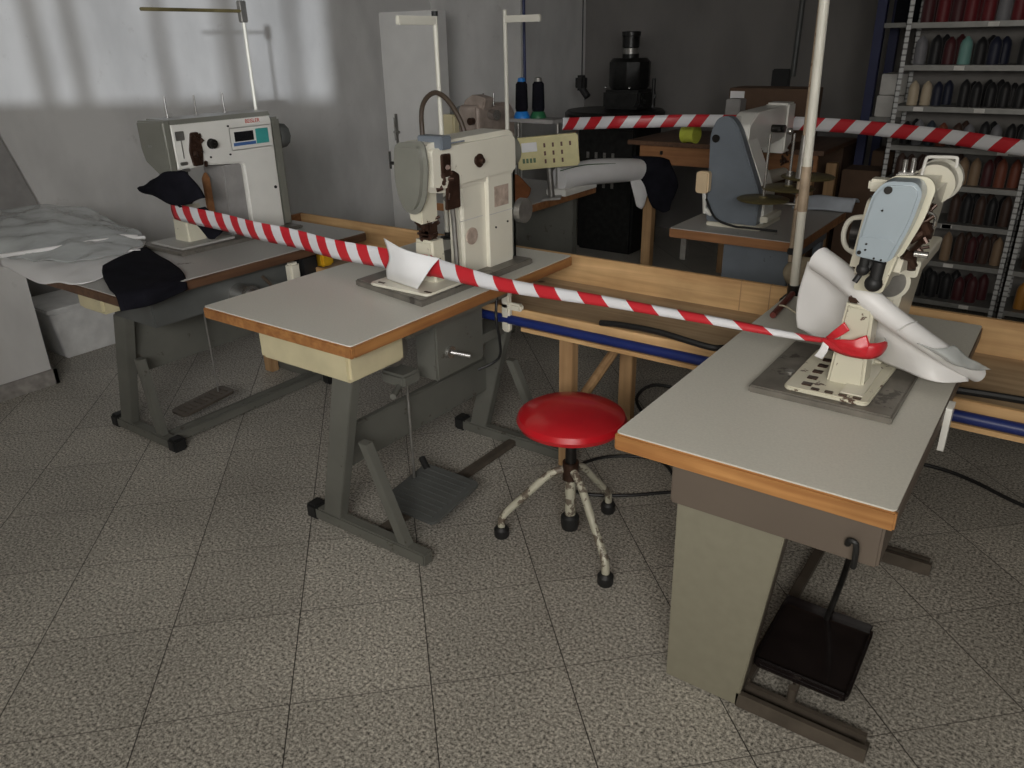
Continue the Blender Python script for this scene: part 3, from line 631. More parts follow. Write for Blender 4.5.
# beige cloth bundle at the end of T4 (held on the bracket)
t = sheet('cloth_bundle', [[(-.13, 2.87, .72), (-.08, 2.85, .73), (-.02, 2.87, .72)], [(-.14, 2.84, .66), (-.07, 2.8, .68), (.0, 2.84, .66)], [(-.13, 2.85, .6), (-.05, 2.81, .6), (.01, 2.85, .58)], [(-.1, 2.87, .52), (-.03, 2.85, .5), (.01, 2.87, .52)]], 'beige_cloth', None, 6, .012, .03, 14)
tag(t, 'crumpled beige cloth hanging below the orange edge of the rear table', 'cloth')
# pale cloth on T4 rear
t = sheet('folded_cloth', [[(-.38, 3.62, .805), (-.25, 3.64, .81), (-.06, 3.66, .81)], [(-.38, 3.66, .86), (-.25, 3.7, .87), (-.05, 3.68, .87)], [(-.4, 3.74, .85), (-.25, 3.76, .85), (-.05, 3.77, .85)]], 'lightblue_cloth', None, 5, .01, .008, 9)
tag(t, 'pale blue-white cloth folded at the back of the wooden-edged rear table', 'cloth')

# rod stand with three olive discs
t = thing('thread_stand', 'rusty thin rod carrying three round olive spool plates', 'thread stand', (-.11, 2.78, 0))
MB().cyl((-.115, 2.785, .72), (-.125, 2.785, 1.86), .011).build('rod', 'tube_rust', t)
MB().cyl((-.125, 2.785, 1.86), (-.13, 2.785, 2.3), .011).build('rod_extension', 'tube_rust', t)
MB().box(-.13, -.095, 2.765, 2.829, .755, .785, .004).build('clamp', 'black', t)
for k, (x, y, z) in enumerate(((-.27, 2.76, 1.0), (-.18, 2.83, 1.05), (-.11, 2.88, 1.1))):
    o = MB().lathe([(.01, 0), (.118, .0), (.122, .006), (.115, .01), (.02, .012), (.02, .02)], (x, y, z), 32).build('spool_plate', 'olive', t)
    MB().cyl((x, y, z+.01), (x, y, z+(.3 if k == 0 else .25)), .006).cyl((x, y, z+.01), (x, y, z+.08), .016 if k else .007).build('spool_pin', 'steel', o)
    MB().cyl((x, y, z-.01), (-.118, 2.785, z-.01), .008).build('plate_arm', 'dull_steel', o)
MB().sph((-.2, 2.82, 1.31), .016).build('pin_ball', 'steel', t)
MB().cyl((-.12, 2.785, 1.1), (-.122, 2.785, 1.3), .02, .012).build('sleeve', 'dull_steel', t)
# thick white pole on right table
t = thing('thread_stand_pole', 'thick white pole rising from the back corner of the right front table', 'pole', (.14, 2.0, 0))
MB().cyl((.135, 1.99, .76), (.093, 1.99, 2.5), .0165, n=20).build('pole', 'tube_white', t)
MB().box(.1, .155, 1.93, 2.01, .76, .80, .006).cyl((.137, 1.99, .72), (.133, 1.99, .84), .024).build('clamp', 'dark_mech', t)
MB().cyl((.1263, 1.99, 1.12), (.1224, 1.99, 1.28), .018, n=20).build('worn_sleeve', 'tube_rust', t)
o = MB().cyl((.175, 1.62, .832), (.155, 1.9, .832), .011).build('wooden_stick', 'stick'); tag(o, 'short dark red stick lying on the left edge of the right table', 'stick')
o = MB().tube([(.17, 1.7, .845), (.2, 1.68, .85), (.26, 1.64, .84), (.3, 1.62, .825)], .003).build('string', 'string'); tag(o, 'loose pale string beside the dark red stick', 'string')

# ------------------------------------------------------------------ thread stands, hoses
t = thing('thread_stand', 'tall thin thread pole behind the boxy machine with long arm pointing left', 'thread stand', (-2.7, 1.80, .82))
MB().cyl((0, 0, 0), (.0, 0, 1.06), .0085).build('pole', 'tube_white', t)
MB().box(-.012, .012, -.55, .02, 1.045, 1.06, .003).build('cross_arm', 'olive', t)
MB().box(-.015, .015, -.02, .02, 1.0, 1.1, .004).build('arm_joint', 'dull_steel', t)
MB().lathe([(.04, 0), (.04, .008), (.012, .012), (.012, .03)], (0, 0, 0), 20).build('base', 'dark_mech', t)
for k, y in enumerate((1.235, 1.39, 1.55)):
    o = MB().cyl((-2.62, y, 1.405), (-2.62, y, 1.5), .004).cyl((-2.62, y, 1.405), (-2.62, y, 1.412), .015).build('spool_pin', 'dull_steel')
    tag(o, ['nearest', 'middle', 'farthest'][k]+' of three thin spool pins standing on top of the boxy machine', 'spool pin', 'spool pins on the boxy machine')
t = thing('thread_stand', 'white thread pole with short arm pointing left behind the grey face cover machine', 'thread stand', (-1.48, 1.87, .85))
MB().cyl((0, 0, 0), (-.01, 0, .97), .011).build('pole', 'tube_white', t)
MB().box(-.02, .0, -.24, .0, .93, .965, .003).build('cross_arm', 'tube_white', t)
MB().cyl((-.01, 0, .965), (-.01, 0, .985), .014).build('pole_cap', 'black', t)
MB().lathe([(.035, 0), (.035, .008), (.014, .012), (.014, .03)], (0, 0, 0), 20).build('base', 'dark_mech', t)
t = thing('thread_stand', 'white thread pole with arm pointing right, left of the blue spools', 'thread stand', (-1.84, 2.88, .8))
MB().cyl((0, 0, 0), (-.005, 0, 1.07), .012).build('pole', 'tube_white', t)
MB().box(.0, .23, -.012, .012, 1.005, 1.04, .003).build('cross_arm', 'tube_white', t)
MB().lathe([(.035, 0), (.035, .008), (.014, .012), (.014, .03)], (0, 0, 0), 20).build('base', 'dark_mech', t)
o = MB().tube([(-1.5, 1.8, .86), (-1.54, 1.8, 1.1), (-1.54, 1.8, 1.3), (-1.53, 1.8, 1.45), (-1.45, 1.8, 1.51), (-1.36, 1.8, 1.46), (-1.29, 1.8, 1.33), (-1.26, 1.78, 1.1), (-1.26, 1.74, .87)], .011, 10).build('hose', 'hose')
tag(o, 'dark brown hose arching up behind the cream machine', 'hose')

# ------------------------------------------------------------------ rear left table (T5) and what stands on it
t = thing('sewing_table', 'wooden-edged table behind the cream machine, under the yellowed control box', 'table', (-2.2, 3.3, 0))
tabletop(t, -2.6, -1.75, 2.75, 3.78, .8, .05, 'laminate_grey', 'orange_wood', 'orange_wood')
for x in (-2.52, -1.84):
    for y in (2.85, 3.6): MB().box(x-.03, x+.03, y-.03, y+.03, 0, .749, .004).build('leg', 'green_metal', t)
MB().box(-2.5, -1.86, 3.58, 3.62, .2, .748).build('back_panel', 'green_metal', t)
t = thing('sewing_machine', 'old pinkish-grey machine head partly hidden behind the cream machine', 'sewing machine', (-2.2, 3.05, .8))
MB().prism(rpoly([(-.1, .36), (-.1, .56), (.25, .56), (.3, .5), (.3, .0), (.16, .0), (.16, .3), (.0, .36)], .03, 4), 'x', -.07, .09, .02, 3).build('machine_body', 'felt', t)
MB().lathe([(.03, 0), (.09, .01), (.1, .03), (.09, .06), (.03, .07)], (-.1, .02, .45), 20, (0, -1, 0)).build('motor_cap', 'dark_green', t)
MB().prism(rpoly([(-.06, .52), (.1, .53), (.12, .6), (.02, .62), (-.05, .58)], .02), 'y', -.06, .03, .008).build('top_housing', 'felt', t)
MB().cyl((.05, -.1, .47), (.05, -.13, .47), .022).build('tension_dial', 'brown_mech', t)
MB().box(-.2, -.1, -.1, .0, .38, .5, .01).build('side_box', 'cream_box', t)
MB().cyl((.1, .02, .5), (.16, .0, .5), .03).cyl((.02, .05, .55), (.02, .05, .62), .006).cyl((.1, .05, .55), (.1, .05, .62), .005).build('spool_pin', 'steel', t)
MB().box(-.15, .15, -.15, .35, 0, .015).build('bed_plate', 'bed_steel', t)
t = thing('control_box', 'yellowed control box with white display and rows of brown keys', 'control panel', (-1.74, 3.2, .8), R(28))
MB().box(-.185, .19, -.035, .035, .195, .385, .01).build('housing', 'yellow_panel', t)
t.rotation_euler = (0, R(-5), R(28))
p = t
MB().box(-.155, -.06, -.038, -.035, .3, .355, .002).build('display', 'paper', p)
for i in range(4):
    MB().box(-.155+i*.022, -.14+i*.022, -.038, -.035, .235, .262).build('key', 'button_green', p)
for r_ in range(3):
    for c_ in range(4 if r_ == 0 else 3):
        MB().box(-.02+c_*.052, -.008+c_*.052, -.038, -.035, .225+(2-r_)*.047, .25+(2-r_)*.047).build('key', 'brown_key', p)
MB().cyl((-.0, 0.01, .01), (-.0, 0.01, .2), .02).box(-.06, .06, -.05, .06, 0, .012, .003).build('stand', 'dull_steel', t)
# cone threads on stand
for k, (x, y, bc, cc) in enumerate(((-2.03, 3.3, 'blue_plastic', 'black_cloth'), (-1.935, 3.345, 'green_plastic', 'black_cloth'))):
    t = thing('thread_cone', ['black thread cone with bright blue foot and tip', 'black thread cone with dark green foot right of the blue one'][k], 'thread cone', (x, y, 1.265))
    MB().lathe([(.052, 0), (.05, .012), (.04, .035), (.03, .045)], (0, 0, 0), 24).build('cone_foot', bc, t)
    MB().lathe([(.036, .04), (.04, .06), (.036, .2), (.025, .215)], (0, 0, 0), 20).build('thread', cc, t)
    MB().lathe([(.026, .215), (.022, .235), (.008, .24)], (0, 0, 0), 16).build('cone_tip', 'blue_plastic' if k == 0 else 'dull_steel', t)
t = thing('cone_rack', 'low stand holding the blue and green footed thread cones', 'rack', (-1.97, 3.34, .8))
MB().box(-.16, .2, -.08, .1, .44, .464, .004).build('tray', 'panel', t)
for x in (-.13, .17): MB().cyl((x, .02, 0), (x, .02, .44), .012).build('leg', 'dull_steel', t)
MB().cyl((-.06, 0, .464), (-.065, -.0, 1.15), .009).build('pole', 'blue_dark', t)
# white sleeve over cylinder arm with black cloth
t = thing('leather_sleeve', 'white rolled leather sleeve over the arm at the right end of the rear left table', 'leather')
sl = [(-1.78, 3.35, .9), (-1.72, 3.6, .91), (-1.66, 3.9, .89), (-1.6, 4.2, .86)]
MB().tube(sl, lambda u: .07+.012*math.sin(u*3), 18, 6).build('sleeve', 'leather', t)
sheet('hanging_flap', [[(-1.62, 4.0, .85), (-1.58, 4.12, .84), (-1.55, 4.22, .82)], [(-1.6, 4.03, .74), (-1.56, 4.1, .72), (-1.54, 4.16, .74)], [(-1.6, 4.1, .62), (-1.57, 4.12, .6), (-1.56, 4.14, .62)]], 'leather', t, 5, .004)
MB().tube([(-1.74, 3.3, .96), (-1.68, 3.5, .975), (-1.62, 3.8, .95)], .003).build('green_stitching', 'button_green', t)
MB().box(-1.85, -1.7, 3.3, 3.7, .801, .84, .006).build('arm_support', 'white', t)
o = sheet('black_cloth', [[(-1.66, 4.12, .95), (-1.54, 4.16, .955), (-1.42, 4.22, .93)], [(-1.62, 4.1, .86), (-1.48, 4.14, .86), (-1.36, 4.2, .82)], [(-1.56, 4.14, .75), (-1.44, 4.15, .72), (-1.36, 4.2, .7)], [(-1.5, 4.16, .62), (-1.42, 4.16, .58), (-1.38, 4.18, .6)]], 'black_cloth', None, 5, .012, .02, 9)
tag(o, 'black cloth draped over the end of the white leather sleeve', 'cloth')
o = sheet('brown_cloth', [[(-1.98, 3.0, .86), (-1.9, 3.02, .96), (-1.8, 3.05, .88)], [(-1.96, 2.92, .84), (-1.86, 2.94, .92), (-1.78, 2.98, .84)], [(-1.98, 2.84, .81), (-1.88, 2.86, .83), (-1.8, 2.9, .81)]], 'brown_cloth', None, 6, .01, .02, 12)
tag(o, 'rust-brown cloth heap below the yellowed control box', 'cloth')

# ------------------------------------------------------------------ long wooden tray
t = thing('tray_bench', 'long low pine tray bench running behind the sewing tables, blue tube along its front', 'bench', (0, 1.8, 0))
Z0 = .655
MB().box(-2.78, 3.0, 1.555, 2.07, Z0, Z0+.018).build('tray_bottom', 'ply', t)
MB().box(-2.78, 3.0, 2.07, 2.095, Z0, .8, .003).build('back_board', 'pine', t)
MB().box(-2.78, 3.0, 1.535, 1.555, Z0, .7, .002).build('front_board', 'pine', t)
MB().box(-2.8, -2.78, 1.535, 2.095, Z0, .8).build('end_board', 'orange_wood', t)
MB().cyl((-2.3, 1.515, .655), (3.0, 1.515, .655), .019, n=12).build('front_tube', 'blue', t)
MB().box(-.8, 3.0, 1.5, 1.535, .62, .636).build('lower_batten', 'pine', t)
for x in (-2.62, -.63, 1.75, 2.6):
    MB().box(x-.032, x+.032, 1.575, 1.625, 0, Z0, .003).build('leg', 'pine_z', t)
    MB().box(x+.028, x+.092, 2.0, 2.05, 0, Z0, .003).build('leg', 'pine_z', t)
MB().cyl((-.6, 1.65, .3), (-.57, 1.99, .5), .022, n=8).build('brace', 'pine_z', t)
for x in (-.1, .02, 1.2): MB().box(x, x+.004, 2.069, 2.0955, Z0+.02, .801).build('board_joint', 'pine_z', t)
MB().box(1.0, 1.07, 1.533, 1.5352, .66, .695).build('paper_label', 'tag', t)
text('lettering', 'SYN', .02, Matrix.Translation((1.035, 1.5325, .678)) @ Matrix.Rotation(R(90), 4, 'X'), 'black_ink', t, .0003)
o = MB().tube([(-.45, 1.535, .712), (-.36, 1.53, .722), (-.2, 1.52, .728), (0, 1.515, .712), (.1, 1.55, .71), (.6, 1.56, .71), (.9, 1.6, .71), (1.2, 1.6, .715), (1.7, 1.58, .71)], .0115, 8).build('power_cable', 'cable')
tag(o, 'black cable lying along the front lip of the pine tray', 'cable')
o = MB().box(-2.24, -2.08, 1.6, 1.68, .68, .775, .012).box(-2.2, -2.12, 1.59, 1.6, .7, .74, .004).build('yellow_holder', 'yellow'); tag(o, 'small bright yellow plastic holder under the striped tape near left table', 'holder')

# ------------------------------------------------------------------ stool
t = thing('stool', 'round stool with glossy red seat and chipped white legs', 'stool', (-.33, 1.13, 0))
MB().lathe([(.05, .468), (.16, .474), (.186, .484), (.193, .5), (.186, .518), (.165, .53), (.1, .538), (.0005, .54)], (0, 0, 0), 48).build('seat', 'red', t)
MB().cyl((0, 0, .3), (0, 0, .47), .02).cyl((0, 0, .455), (0, 0, .47), .05).build('spindle', 'dark_mech', t)
MB().cyl((0, 0, .26), (0, 0, .33), .03).build('hub', 'brown_mech', t)
MB().cyl((0, 0, .1), (0, 0, .3), .02).build('centre_post', 'chipped_leg', t)
MB().lathe([(.03, 0), (.034, .02), (.034, .05), (.024, .06)], (0, 0, .05), 20).build('centre_cap', 'black', t)
for dx, dy in ((-.22, -.13), (.24, -.16), (.03, .24)):
    MB().tube([(dx*.06, dy*.06, .3), (dx*.3, dy*.3, .275), (dx*.62, dy*.62, .19), (dx*.9, dy*.9, .115), (dx*.99, dy*.99, .08), (dx, dy, .035)], .0145, 12, 5).build('leg', 'chipped_leg', t)
    MB().lathe([(.024, 0), (.028, .008), (.028, .035), (.02, .046)], (dx, dy, 0), 20).build('foot_cap', 'black', t)

# ------------------------------------------------------------------ barrier tapes
def ribbon(name, pts, width, parent=None, pair=.13, twist=None, up=(0, 0, 1), vs=1):
    P = smooth_path(pts, 10); bm = bmesh.new(); uvl = bm.loops.layers.uv.new('UVMap'); s = 0; rows = []
    for i, p in enumerate(P):
        if i: s += (p-P[i-1]).length
        d = (P[min(i+1, len(P)-1)]-P[max(i-1, 0)]).normalized(); u = Vector(up); u = (u-d*u.dot(d)).normalized()
        if twist: u = Matrix.Rotation(twist(i/(len(P)-1)), 3, d) @ u
        w = width(i/(len(P)-1)) if callable(width) else width
        n = 4; side = d.cross(u); row = []
        for k in range(n+1):
            v = k/n-.5; row.append((bm.verts.new(p+u*v*w+side*(.006*math.cos(v*3.1)+.004*math.sin(s*13))), s/pair, k/n))
        rows.append(row)
    for a, b in zip(rows, rows[1:]):
        for k in range(4):
            q = [a[k], b[k], b[k+1], a[k+1]]; f = bm.faces.new([x[0] for x in q])
            for l, x in zip(f.loops, q): l[uvl].uv = (x[1], x[2]*vs)
    me = bpy.data.meshes.new(name); bm.to_mesh(me); bm.free(); me.materials.append(M['tape'])
    for p in me.polygons: p.use_smooth = True
    o = bpy.data.objects.new(name, me); C.objects.link(o); o.parent = parent
    sm = o.modifiers.new('s', 'SOLIDIFY'); sm.thickness = .0006
    return o
t = thing('barrier_tape', 'red and white striped tape strung across the three front machines, tied at right', 'barrier tape', (0, 0, 0))
ribbon('tape_left_span', [(-2.52, 1.11, 1.006), (-2.175, 1.12, .989), (-1.705, 1.12, .973), (-1.407, 1.12, .961), (-1.15, 1.125, .957), (-.93, 1.115, .966)], .083, t, .112, lambda u: .1)
ribbon('tape_middle_span', [(-.93, 1.115, .966), (-.75, 1.09, .962), (-.59, 1.08, .957), (-.35, 1.08, .961), (-.13, 1.08, .967), (.19, 1.08, .967), (.385, 1.08, .969), (.475, 1.078, .972)], lambda u: .08-.065*u**.55, t, .17, lambda u: -.1-.7*u)
ribbon('tape_wrap', [(.47, 1.078, .972), (.51, 1.068, .965), (.56, 1.068, .965), (.6, 1.075, .97), (.614, 1.12, .97), (.6, 1.18, .965)], lambda u: .014+.03*math.sin(3.1*u), t, .6)
sheet('tape_bow', [[(.48, 1.072, .982), (.51, 1.062, .985), (.55, 1.06, .995), (.58, 1.068, 1.01)], [(.485, 1.07, .975), (.52, 1.056, .972), (.56, 1.052, .975), (.588, 1.062, .985)], [(.49, 1.07, .968), (.53, 1.06, .956), (.56, 1.056, .95), (.585, 1.064, .952)]], 'red_tape', t, 5, .0008, .005, 30)
sheet('tape_bow', [[(.478, 1.074, .985), (.495, 1.06, 1.005), (.522, 1.064, 1.035)], [(.49, 1.074, .978), (.512, 1.056, .99), (.538, 1.064, 1.018)]], 'red_tape', t, 5, .0008, .004, 25)
sheet('tape_tail', [[(.475, 1.074, .975), (.47, 1.06, .95), (.46, 1.06, .93)], [(.49, 1.074, .97), (.49, 1.06, .95), (.48, 1.06, .925)]], 'paper', t, 4, .0008, .003, 25)
o = ribbon('barrier_tape', [(-1.765, 3.36, 1.235), (-1.7, 3.55, 1.225), (-1.5, 3.78, 1.222), (-1.0, 3.92, 1.235), (-.3, 3.95, 1.235), (.3, 3.85, 1.212), (.72, 3.7, 1.185), (1.5, 3.5, 1.14)], .075, None, .172, up=(0, 0, 1), vs=-1.5)
tag(o, 'far red and white striped tape stretched across the back, in front of the thread shelves', 'barrier tape')

# ------------------------------------------------------------------ white papers, leathers, cloths
t = sheet('paper_sheet', [[(-1.14, 1.1, .888), (-1.05, 1.08, .888), (-.95, 1.06, .888)], [(-1.1, 1.06, .94), (-1.0, 1.04, .935), (-.91, 1.05, .93)], [(-1.07, 1.05, .995), (-.97, 1.035, .985), (-.885, 1.07, .975)], [(-1.11, 1.07, 1.055), (-.98, 1.05, 1.03), (-.87, 1.1, 1.005)]], 'paper', None, 6, .0015)
tag(t, 'curved white paper sheet leaning on the post of the cream middle machine', 'paper')
o = sheet('leather_piece', [
 [(.37, 1.22, 1.14), (.42, 1.22, 1.13), (.47, 1.21, 1.09), (.51, 1.2, 1.09)],
 [(.35, 1.25, 1.05), (.4, 1.235, 1.05), (.45, 1.225, 1.03), (.485, 1.22, 1.02)],
 [(.345, 1.26, .97), (.39, 1.25, .97), (.44, 1.235, .96), (.485, 1.23, .95)],
 [(.35, 1.27, .925), (.385, 1.26, .915), (.43, 1.25, .9), (.48, 1.235, .89)]], 'leather', None, 6, .002, .006, 7)
tag(o, 'white leather piece hanging left of the right machine post', 'leather')
t = thing('leather_roll', 'white leather shape rolled along its top edge, draped right of the machine post', 'leather')
roll = [(.402, 1.2, 1.155), (.46, 1.17, 1.135), (.53, 1.13, 1.105), (.6, 1.125, 1.06), (.66, 1.15, 1.015), (.723, 1.2, .962), (.785, 1.27, .905), (.825, 1.32, .868)]
MB().tube(roll, lambda u: .034-.012*u, 14, 6).build('rolled_edge', 'leather', t)
sheet('leather_panel', [
 [(.52, 1.16, 1.08), (.6, 1.165, 1.035), (.68, 1.2, .975), (.755, 1.27, .92), (.81, 1.32, .885)],
 [(.54, 1.22, .98), (.6, 1.2, .96), (.67, 1.21, .93), (.74, 1.25, .895), (.8, 1.3, .875)],
 [(.549, 1.3, .875), (.6, 1.27, .868), (.66, 1.25, .863), (.74, 1.225, .86), (.81, 1.27, .862)]], 'leather', t, 6, .003, .004, 8)
MB().tube([(.64, 1.105, 1.02), (.66, 1.118, 1.038), (.675, 1.15, 1.04)], .002).build('seam', 'leather_seam', t)
o = sheet('film_wrap', [[(.69, 1.13, .99), (.73, 1.14, .975), (.76, 1.2, .975)], [(.75, 1.19, .94), (.79, 1.2, .93), (.815, 1.25, .93)], [(.79, 1.26, .9), (.83, 1.28, .895), (.85, 1.32, .89)]], 'film', t, 5, .002, .01, 18)
# plastic covered stack on left table
t = thing('leather_stack', 'heap of white sheets under crumpled clear plastic at the left end of the left table', 'sheets')
sheet('sheet', [[(-3.12, .56, .83), (-2.79, .59, .845), (-2.68, .69, .85), (-2.64, .84, .855), (-2.68, 1.04, .85)], [(-3.08, .54, .82), (-2.7, .54, .835), (-2.56, .6, .84), (-2.48, .7, .843), (-2.5, .86, .84)], [(-3.05, .53, .8), (-2.62, .48, .8), (-2.45, .498, .815), (-2.32, .54, .83), (-2.36, .7, .832)]], 'leather', t, 7, .003, .01, 9)
sheet('sheet', [[(-3.5, .75, .82), (-3.2, .62, .84), (-2.9, .6, .85)], [(-3.4, 1.0, .85), (-3.1, .95, .865), (-2.75, .85, .862)], [(-3.2, 1.15, .85), (-3.0, 1.12, .85), (-2.8, 1.1, .85)]], 'paper', t, 6, .003, .01, 6, 3)
MB().tube([(-2.95, .5, .865), (-2.8, .65, .885), (-2.76, .86, .885), (-2.72, 1.06, .865)], .009, 8).build('rolled_edge', 'leather', t)
MB().tube([(-3.03, .81, .88), (-2.86, .91, .888), (-2.73, 1.03, .875)], .008, 8).build('rolled_edge', 'leather', t)
MB().tube([(-2.9, .6, .86), (-2.7, .68, .866), (-2.6, .8, .864), (-2.55, .93, .85)], .006, 8).build('rolled_edge', 'leather', t)
sheet('plastic_cover', [[(-3.68, .84, .94), (-3.55, .98, .95), (-3.46, 1.14, .93), (-3.15, 1.15, .885), (-2.83, 1.12, .865)], [(-3.4, .7, .93), (-3.25, .82, .94), (-3.1, .95, .92), (-2.88, 1.0, .89), (-2.73, 1.05, .87)], [(-3.12, .57, .9), (-2.96, .68, .905), (-2.8, .78, .9), (-2.66, .86, .885), (-2.6, .98, .865)], [(-3.07, .53, .84), (-2.74, .56, .86), (-2.6, .62, .865), (-2.5, .7, .863), (-2.52, .84, .86)]], 'film', t, 8, .0015, .02, 9, 9)
o = sheet('black_cloth', [[(-2.42, .68, .852), (-2.51, .835, .858), (-2.62, 1.0, .842)], [(-2.3, .61, .85), (-2.36, .79, .85), (-2.44, .95, .838)], [(-2.12, .535, .838), (-2.16, .72, .836), (-2.24, .9, .833)], [(-2.02, .505, .828), (-1.998, .68, .828), (-2.08, .84, .83)], [(-1.99, .495, .775), (-1.985, .64, .77), (-1.99, .79, .79)]], 'black_cloth', None, 6, .006, .003, 9)
tag(o, 'black cloth hanging over the front corner of the left table', 'cloth')
o = sheet('black_cloth', [[(-2.66, 1.08, 1.11), (-2.53, 1.07, 1.15), (-2.44, 1.07, 1.19), (-2.34, 1.1, 1.2)], [(-2.7, 1.07, 1.1), (-2.53, 1.05, 1.115), (-2.4, 1.05, 1.13), (-2.25, 1.09, 1.14)], [(-2.62, 1.08, 1.085), (-2.5, 1.06, 1.07), (-2.36, 1.06, 1.05), (-2.2, 1.08, 1.1)]], 'black_cloth', None, 5, .02, .01, 9)
tag(o, 'black cloth clamped under the needle of the boxy left machine', 'cloth')
sheet('hanging_corner', [[(-2.45, 1.1, 1.04), (-2.36, 1.12, 1.03), (-2.3, 1.14, 1.04)], [(-2.42, 1.15, .955), (-2.39, 1.2, .94), (-2.36, 1.26, .92)], [(-2.41, 1.2, .87), (-2.4, 1.21, .865), (-2.39, 1.22, .865)]], 'black_cloth', o, 4, .006)

# ------------------------------------------------------------------ left wall items
t = thing('storage_bin', 'pale grey plastic bin on the floor behind the low wall', 'bin', (-3.95, 1.25, 0))
mb = MB(); P0 = [(-.14, -.22), (.03, -.1), (-.03, .24), (-.16, .2)]
mb.prism(rpoly([(-.16, -.22), (.14, -.22), (.14, .2), (-.16, .2)], .02), 'z', 0, .3, .01, scale1=1.25); mb.build('bin_body', 'bin', t)
MB().box(-.21, .19, -.29, .27, .3, .325, .008).build('bin_rim', 'bin', t)
o = MB().prism([(.84, 0), (1.51, 0), (.97, 1.9), (.84, 1.9)], 'x', XL+.006, XL+.03).build('leaning_board', 'panel'); tag(o, 'tall grey board with slanted edge leaning on the left wall', 'board')
t = thing('wall_cabinet', 'tall narrow pale cabinet against the left wall behind the cream machine', 'cabinet', (-3.86, 4.5, 0))
MB().box(-.32, .32, -.2, -.08, 0, 1.95, .006).build('body', 'cabinet', t)
MB().box(-.3, .3, -.212, -.2, .05, 1.92, .004).build('door', 'cabinet', t)
p = [o for o in bpy.data.objects if o.parent == t and o.name.startswith('door')][0]
MB().box(-.2, -.17, -.222, -.212, .9, 1.15, .003).cyl((-.185, -.24, .93), (-.185, -.24, 1.12), .008).cyl((-.2, -.235, 1.0), (-.14, -.235, 1.0), .012).build('handle', 'dull_steel', p)

# ------------------------------------------------------------------ back of the room
t = thing('press_machine', 'large dark round-topped pressing machine in the back left corner', 'machine', (-2.39, 5.2, 0))
MB().box(-.24, .3, -.2, .3, 0, 1.05, .02).build('cabinet_body', 'dark_iron', t)
MB().lathe([(.02, 1.05), (.4, 1.06), (.42, 1.1), (.42, 1.15), (.4, 1.17), (.02, 1.18)], (0, 0, 0), 36).build('round_platform', 'dark_iron', t)
MB().box(-.06, .28, -.12, .2, 1.18, 1.33, .02).build('press_block', 'dark_iron', t)
MB().lathe([(.15, 1.33), (.17, 1.36), (.17, 1.54), (.14, 1.57)], (.1, .05, 0), 10).build('press_head', 'dark_iron', t)
MB().lathe([(.07, 1.57), (.07, 1.6), (.055, 1.6), (.055, 1.64), (.07, 1.65), (.07, 1.73), (.078, 1.735), (.078, 1.765), (.055, 1.77)], (.1, .05, 0), 20).build('press_cylinder', 'dark_iron', t)
MB().cyl((.1, .05, 1.6), (.1, .05, 1.645), .06, n=20).build('steel_band', 'dull_steel', t)
mb = MB(); mech_cluster(mb, (.28, -.1, 1.25), (.12, .1, .06), 20, 41); mb.build('levers', 'dark_iron', t)
MB().cyl((.37, -.05, 1.2), (.37, -.05, 1.42), .015).build('lever', 'dark_iron', t)
for i in range(4):
    for j in range(3):
        MB().box(-.15+i*.08, -.125+i*.08, -.203, -.2, .55+j*.12, .6+j*.12).build('vent_slot', 'dull_steel', t)
for x in (-.02, .2): MB().sph((x, -.14, 1.35), .012).build('bolt', 'steel', t)
t = thing('pendant_control', 'dark control pendant hanging on a cord in front of the back corner', 'pendant', (-2.66, 5.1, 1.34))
MB().box(-.05, .04, -.04, .04, -.02, .1, .02).cyl((.0, 0, .0), (.06, 0, -.07), .03).build('handset', 'black', t)
MB().cyl((0, 0, .1), (0, 0, 1.6), .005).build('cord', 'cable', t)
t = thing('workbench', 'wooden workbench with dark top and pale wood frame behind the striped tape', 'workbench', (-1.13, 4.57, 0))
MB().box(-.6, .75, -.4, .4, 1.03, 1.06, .004).build('worktop', 'brown_edge', t)
MB().box(-.53, .7, -.34, -.315, .9, 1.03, .003).build('apron', 'orange_wood', t)
MB().box(-.53, -.505, -.315, .34, .9, 1.03, .003).build('apron', 'orange_wood', t)
for x, y in ((-.46, -.28), (.64, -.28), (.64, .3), (-.1, .34)):
    MB().box(x-.035, x+.035, y-.035, y+.035, 0, .9, .003).build('leg', 'pine_z', t)
MB().cyl((-.36, -.342, .99), (-.36, -.35, .97), .01).cyl((.13, -.342, .98), (.13, -.35, .96), .01).build('bolt', 'dark_mech', t)
o = MB().lathe([(.03, 0), (.058, 0), (.058, .02), (.054, .022), (.054, .085), (.058, .087), (.058, .1), (.03, .1)], (-1.32, 4.2, 1.118), 24, (1, -.15, 0)).build('adhesive_tape_roll', 'lime'); tag(o, 'yellow-green roll lying on the wooden workbench', 'roll')
t = thing('cardboard_box', 'brown cardboard box with white label standing on the workbench', 'box', (-.93, 4.75, 1.06))
MB().box(-.25, .3, -.15, .15, 0, .33, .004).build('carton', 'card', t)
MB().box(-.24, -.14, -.154, -.15, .2, .31).build('label_sheet', 'paper', t)
MB().box(-.25, .3, -.01, .0, .33, .332).build('flap', 'card', t)
o = MB().box(-1.13, -1.03, 4.42, 4.54, 1.061, 1.33, .006).build('small_white_box', 'panel'); tag(o, 'upright pale box beside the brown cardboard box on the workbench', 'box')
t = thing('wall_socket', 'dark wall box with conduit on the back wall', 'socket', (-1.3, 6.1, 1.3))
MB().box(-.09, .06, 0, .05, 0, .16, .01).build('housing', 'black', t)
MB().cyl((.08, .03, .1), (.1, .03, 1.55), .022).build('conduit', 'dark_green', t)

